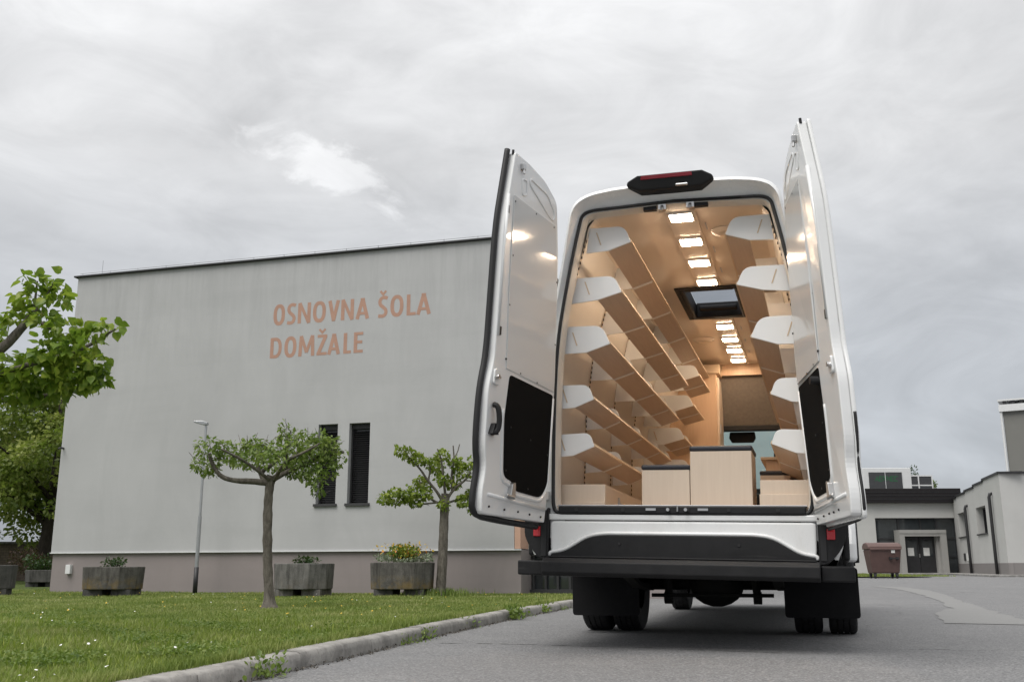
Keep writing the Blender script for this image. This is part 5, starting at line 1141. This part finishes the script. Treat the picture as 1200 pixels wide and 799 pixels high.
for sg in (-1, 1):
    P = door_pt(sg)
    dr = MB().prism(DO, P, .0, .052).build('rear_door', M['door_white'], van, bevel=.007, seg=2)
    oo = .012 if sg > 0 else -.004
    ou = [(s+(oo if s > .5 else -.012), w+(oo if w > 1.6 else -oo)) for s, w in DO]
    kb = lambda q: [(a_ if sg < 0 or a_ < .4 else .4+(a_-.4)*.62, b_) for a_, b_ in q]
    pb('outer_skin', MB().prism(ou, P, .0525, .075), 'white_paint', dr, bevel=.008)
    pb('edge_seal', MB().tube([P(s+.010*(sg < 0), w, .050 if sg < 0 else .062) for s, w in (chaikin(FREE, 2, False) if sg < 0 else chaikin(FREE[6:], 2, False))], (.019 if sg < 0 else .008), 8), 'seal', dr, smooth=True)
    pb('trim_panel', MB().prism(kb(TRIM), P, -.006, -.0005), 'trim_sheet', dr, bevel=.002)
    pb('felt_panel', MB().prism(kb(BLK), P, -.0035, -.0004), 'door_felt', dr)
    bd_ = MB(); bead_loop(bd_, [(s+(.02 if s > .35 else -.012), w-.02 if w < 1.2 else w) for s, w in BLK if w < 1.47], P, .004, .013) if False else None
    fr_ = [(s+(.022 if s > .35 else -.006), w+(-.022 if w < 1.0 else 0)) for s, w in kb(BLK) if w < 1.46]
    bd_.tube([P(s, w, .004) for s, w in fr_], .014, 8)
    bd_.tube([P(s, w, .003) for s, w in [(.845, 2.55), (.852, 2.2), (.845, 1.7)]], .012, 8)
    bd_.tube([P(s, w, .003) for s, w in [(.10, .77), (.50, .785), (.82, .80)]], .013, 8)
    pb('frame_pressing', bd_, 'door_white', dr, smooth=True)
    rc = MB(); bead_loop(rc, roundpoly([(.60, 2.74), (.36, 2.72), (.25, 2.64), (.25, 2.585), (.30, 2.585), (.60, 2.70)], .03), P, .001, .008)
    bead_loop(rc, roundpoly([(.70, 2.70), (.64, 2.71), (.63, 2.62), (.685, 2.60)], .02), P, .001, .008); pb('top_pressing', rc, 'door_white', dr, smooth=True)
    sc = MB()
    for s, w in kb([(.77, 2.53), (.50, 2.545), (.25, 2.54), (.75, 2.2), (.745, 1.9), (.735, 1.58), (.16, 2.2), (.12, 1.8), (.55, 1.53), (.33, 1.515), (.62, 1.2), (.64, .95), (.35, .87), (.12, 1.1), (.36, 1.16), (.8, .735), (.62, .73), (.45, .73), (.3, .725), (.15, .72)]):
        p0, p1 = Vector(P(s, w, .0)), Vector(P(s, w, -.0075)); sc.tube([p0, p1], .006, 6)
    tag(pb('screws', sc, 'seal', dr), kind='stuff')
    pb('edge_buffer', MB().prism(roundpoly([(.835, 2.43), (.852, 2.43), (.850, 2.48), (.835, 2.48)], .006), P, -.008, .0).prism(roundpoly([(.82, 1.70), (.838, 1.70), (.838, 1.75), (.82, 1.75)], .006), P, -.008, .0), 'seal', dr)
    pb('top_latch', MB().prism([(.695, 2.75), (.73, 2.75), (.735, 2.785), (.70, 2.79)], P, -.022, .0).tube([P(.715, 2.76, -.012), P(.715, 2.72, -.02)], .008, 8), 'steel', dr, bevel=.004)
    pb('top_pin', MB().tube([P(.80, 2.82, .02), P(.80, 2.85, .02)], .008, 8), 'black_plastic', dr)
    pb('bottom_latch', MB().prism([(.54, .80), (.60, .80), (.585, .88), (.55, .89)], P, -.03, .0).tube([P(.64, .81, -.02), P(.56, .80, -.03)], .010, 8), 'steel', dr, bevel=.004)
    pb('lock', MB().prism(roundpoly([(.80, 1.41), (.87, 1.41), (.865, 1.50), (.80, 1.50)], .02), P, -.014, .0), 'door_white', dr, bevel=.004)
    pb('lock_bolt', MB().tube([P(.84, 1.455, -.012), P(.84, 1.455, -.03)], .013, 8).tube([P(.87, 1.445, -.02), P(.81, 1.455, -.02)], .007, 6), 'steel', dr)
    if sg < 0:
        hp_ = chaikin([(.845, 1.295), (.838, 1.28), (.826, 1.20), (.83, 1.145), (.85, 1.135)], 2, False)
        pb('grab_handle', MB().tube([P(s, w, -.008-.035*math.sin(math.pi*i/(len(hp_)-1))) for i, (s, w) in enumerate(hp_)], .016, 8).prism([(.80, 1.13), (.87, 1.13), (.845, 1.19), (.825, 1.19)], P, -.03, .0), 'black_plastic', dr, smooth=False)
    else: pb('inner_knob', MB().tube([P(.55, 1.43, 0), P(.55, 1.43, -.05)], .022, 10), 'black_plastic', dr)
    for w in (.86, 1.45, 2.3):
        pb('hinge', MB().box(min(sg*.80, sg*.88), max(sg*.80, sg*.88), -.05, .02, w-.03, w+.03), 'white_paint', dr, bevel=.01)

# loose seat boxes inside the van
def seat_box(u0, u1, v0, v1, wtop, label):
    c = Vector(((u0+u1)/2, (v0+v1)/2, .797)); r = tag(empty('seat_box'), label, 'seat box', 'seat boxes in the van')
    r.matrix_world = VANM @ Matrix.Translation(c); hw, hd = (u1-u0)/2, (v1-v0)/2
    MB().box(-hw, hw, -hd, hd, 0, wtop-.797).build('box', M['birch'], r, bevel=.003)
    MB().box(-hw-.004, hw+.006, -hd-.006, hd+.004, wtop-.7965, wtop-.797+.034).build('cushion', M['cushion'], r, bevel=.013, seg=3)
seat_box(-.253, .046, .20, .62, 1.038, 'low birch seat box with dark cushion, left of tall one')
seat_box(.05, .425, .20, .56, 1.152, 'tallest birch seat box with dark cushion in the doorway')
seat_box(.38, .60, 1.75, 2.25, 1.165, 'birch seat box with dark cushion behind the tallest one')
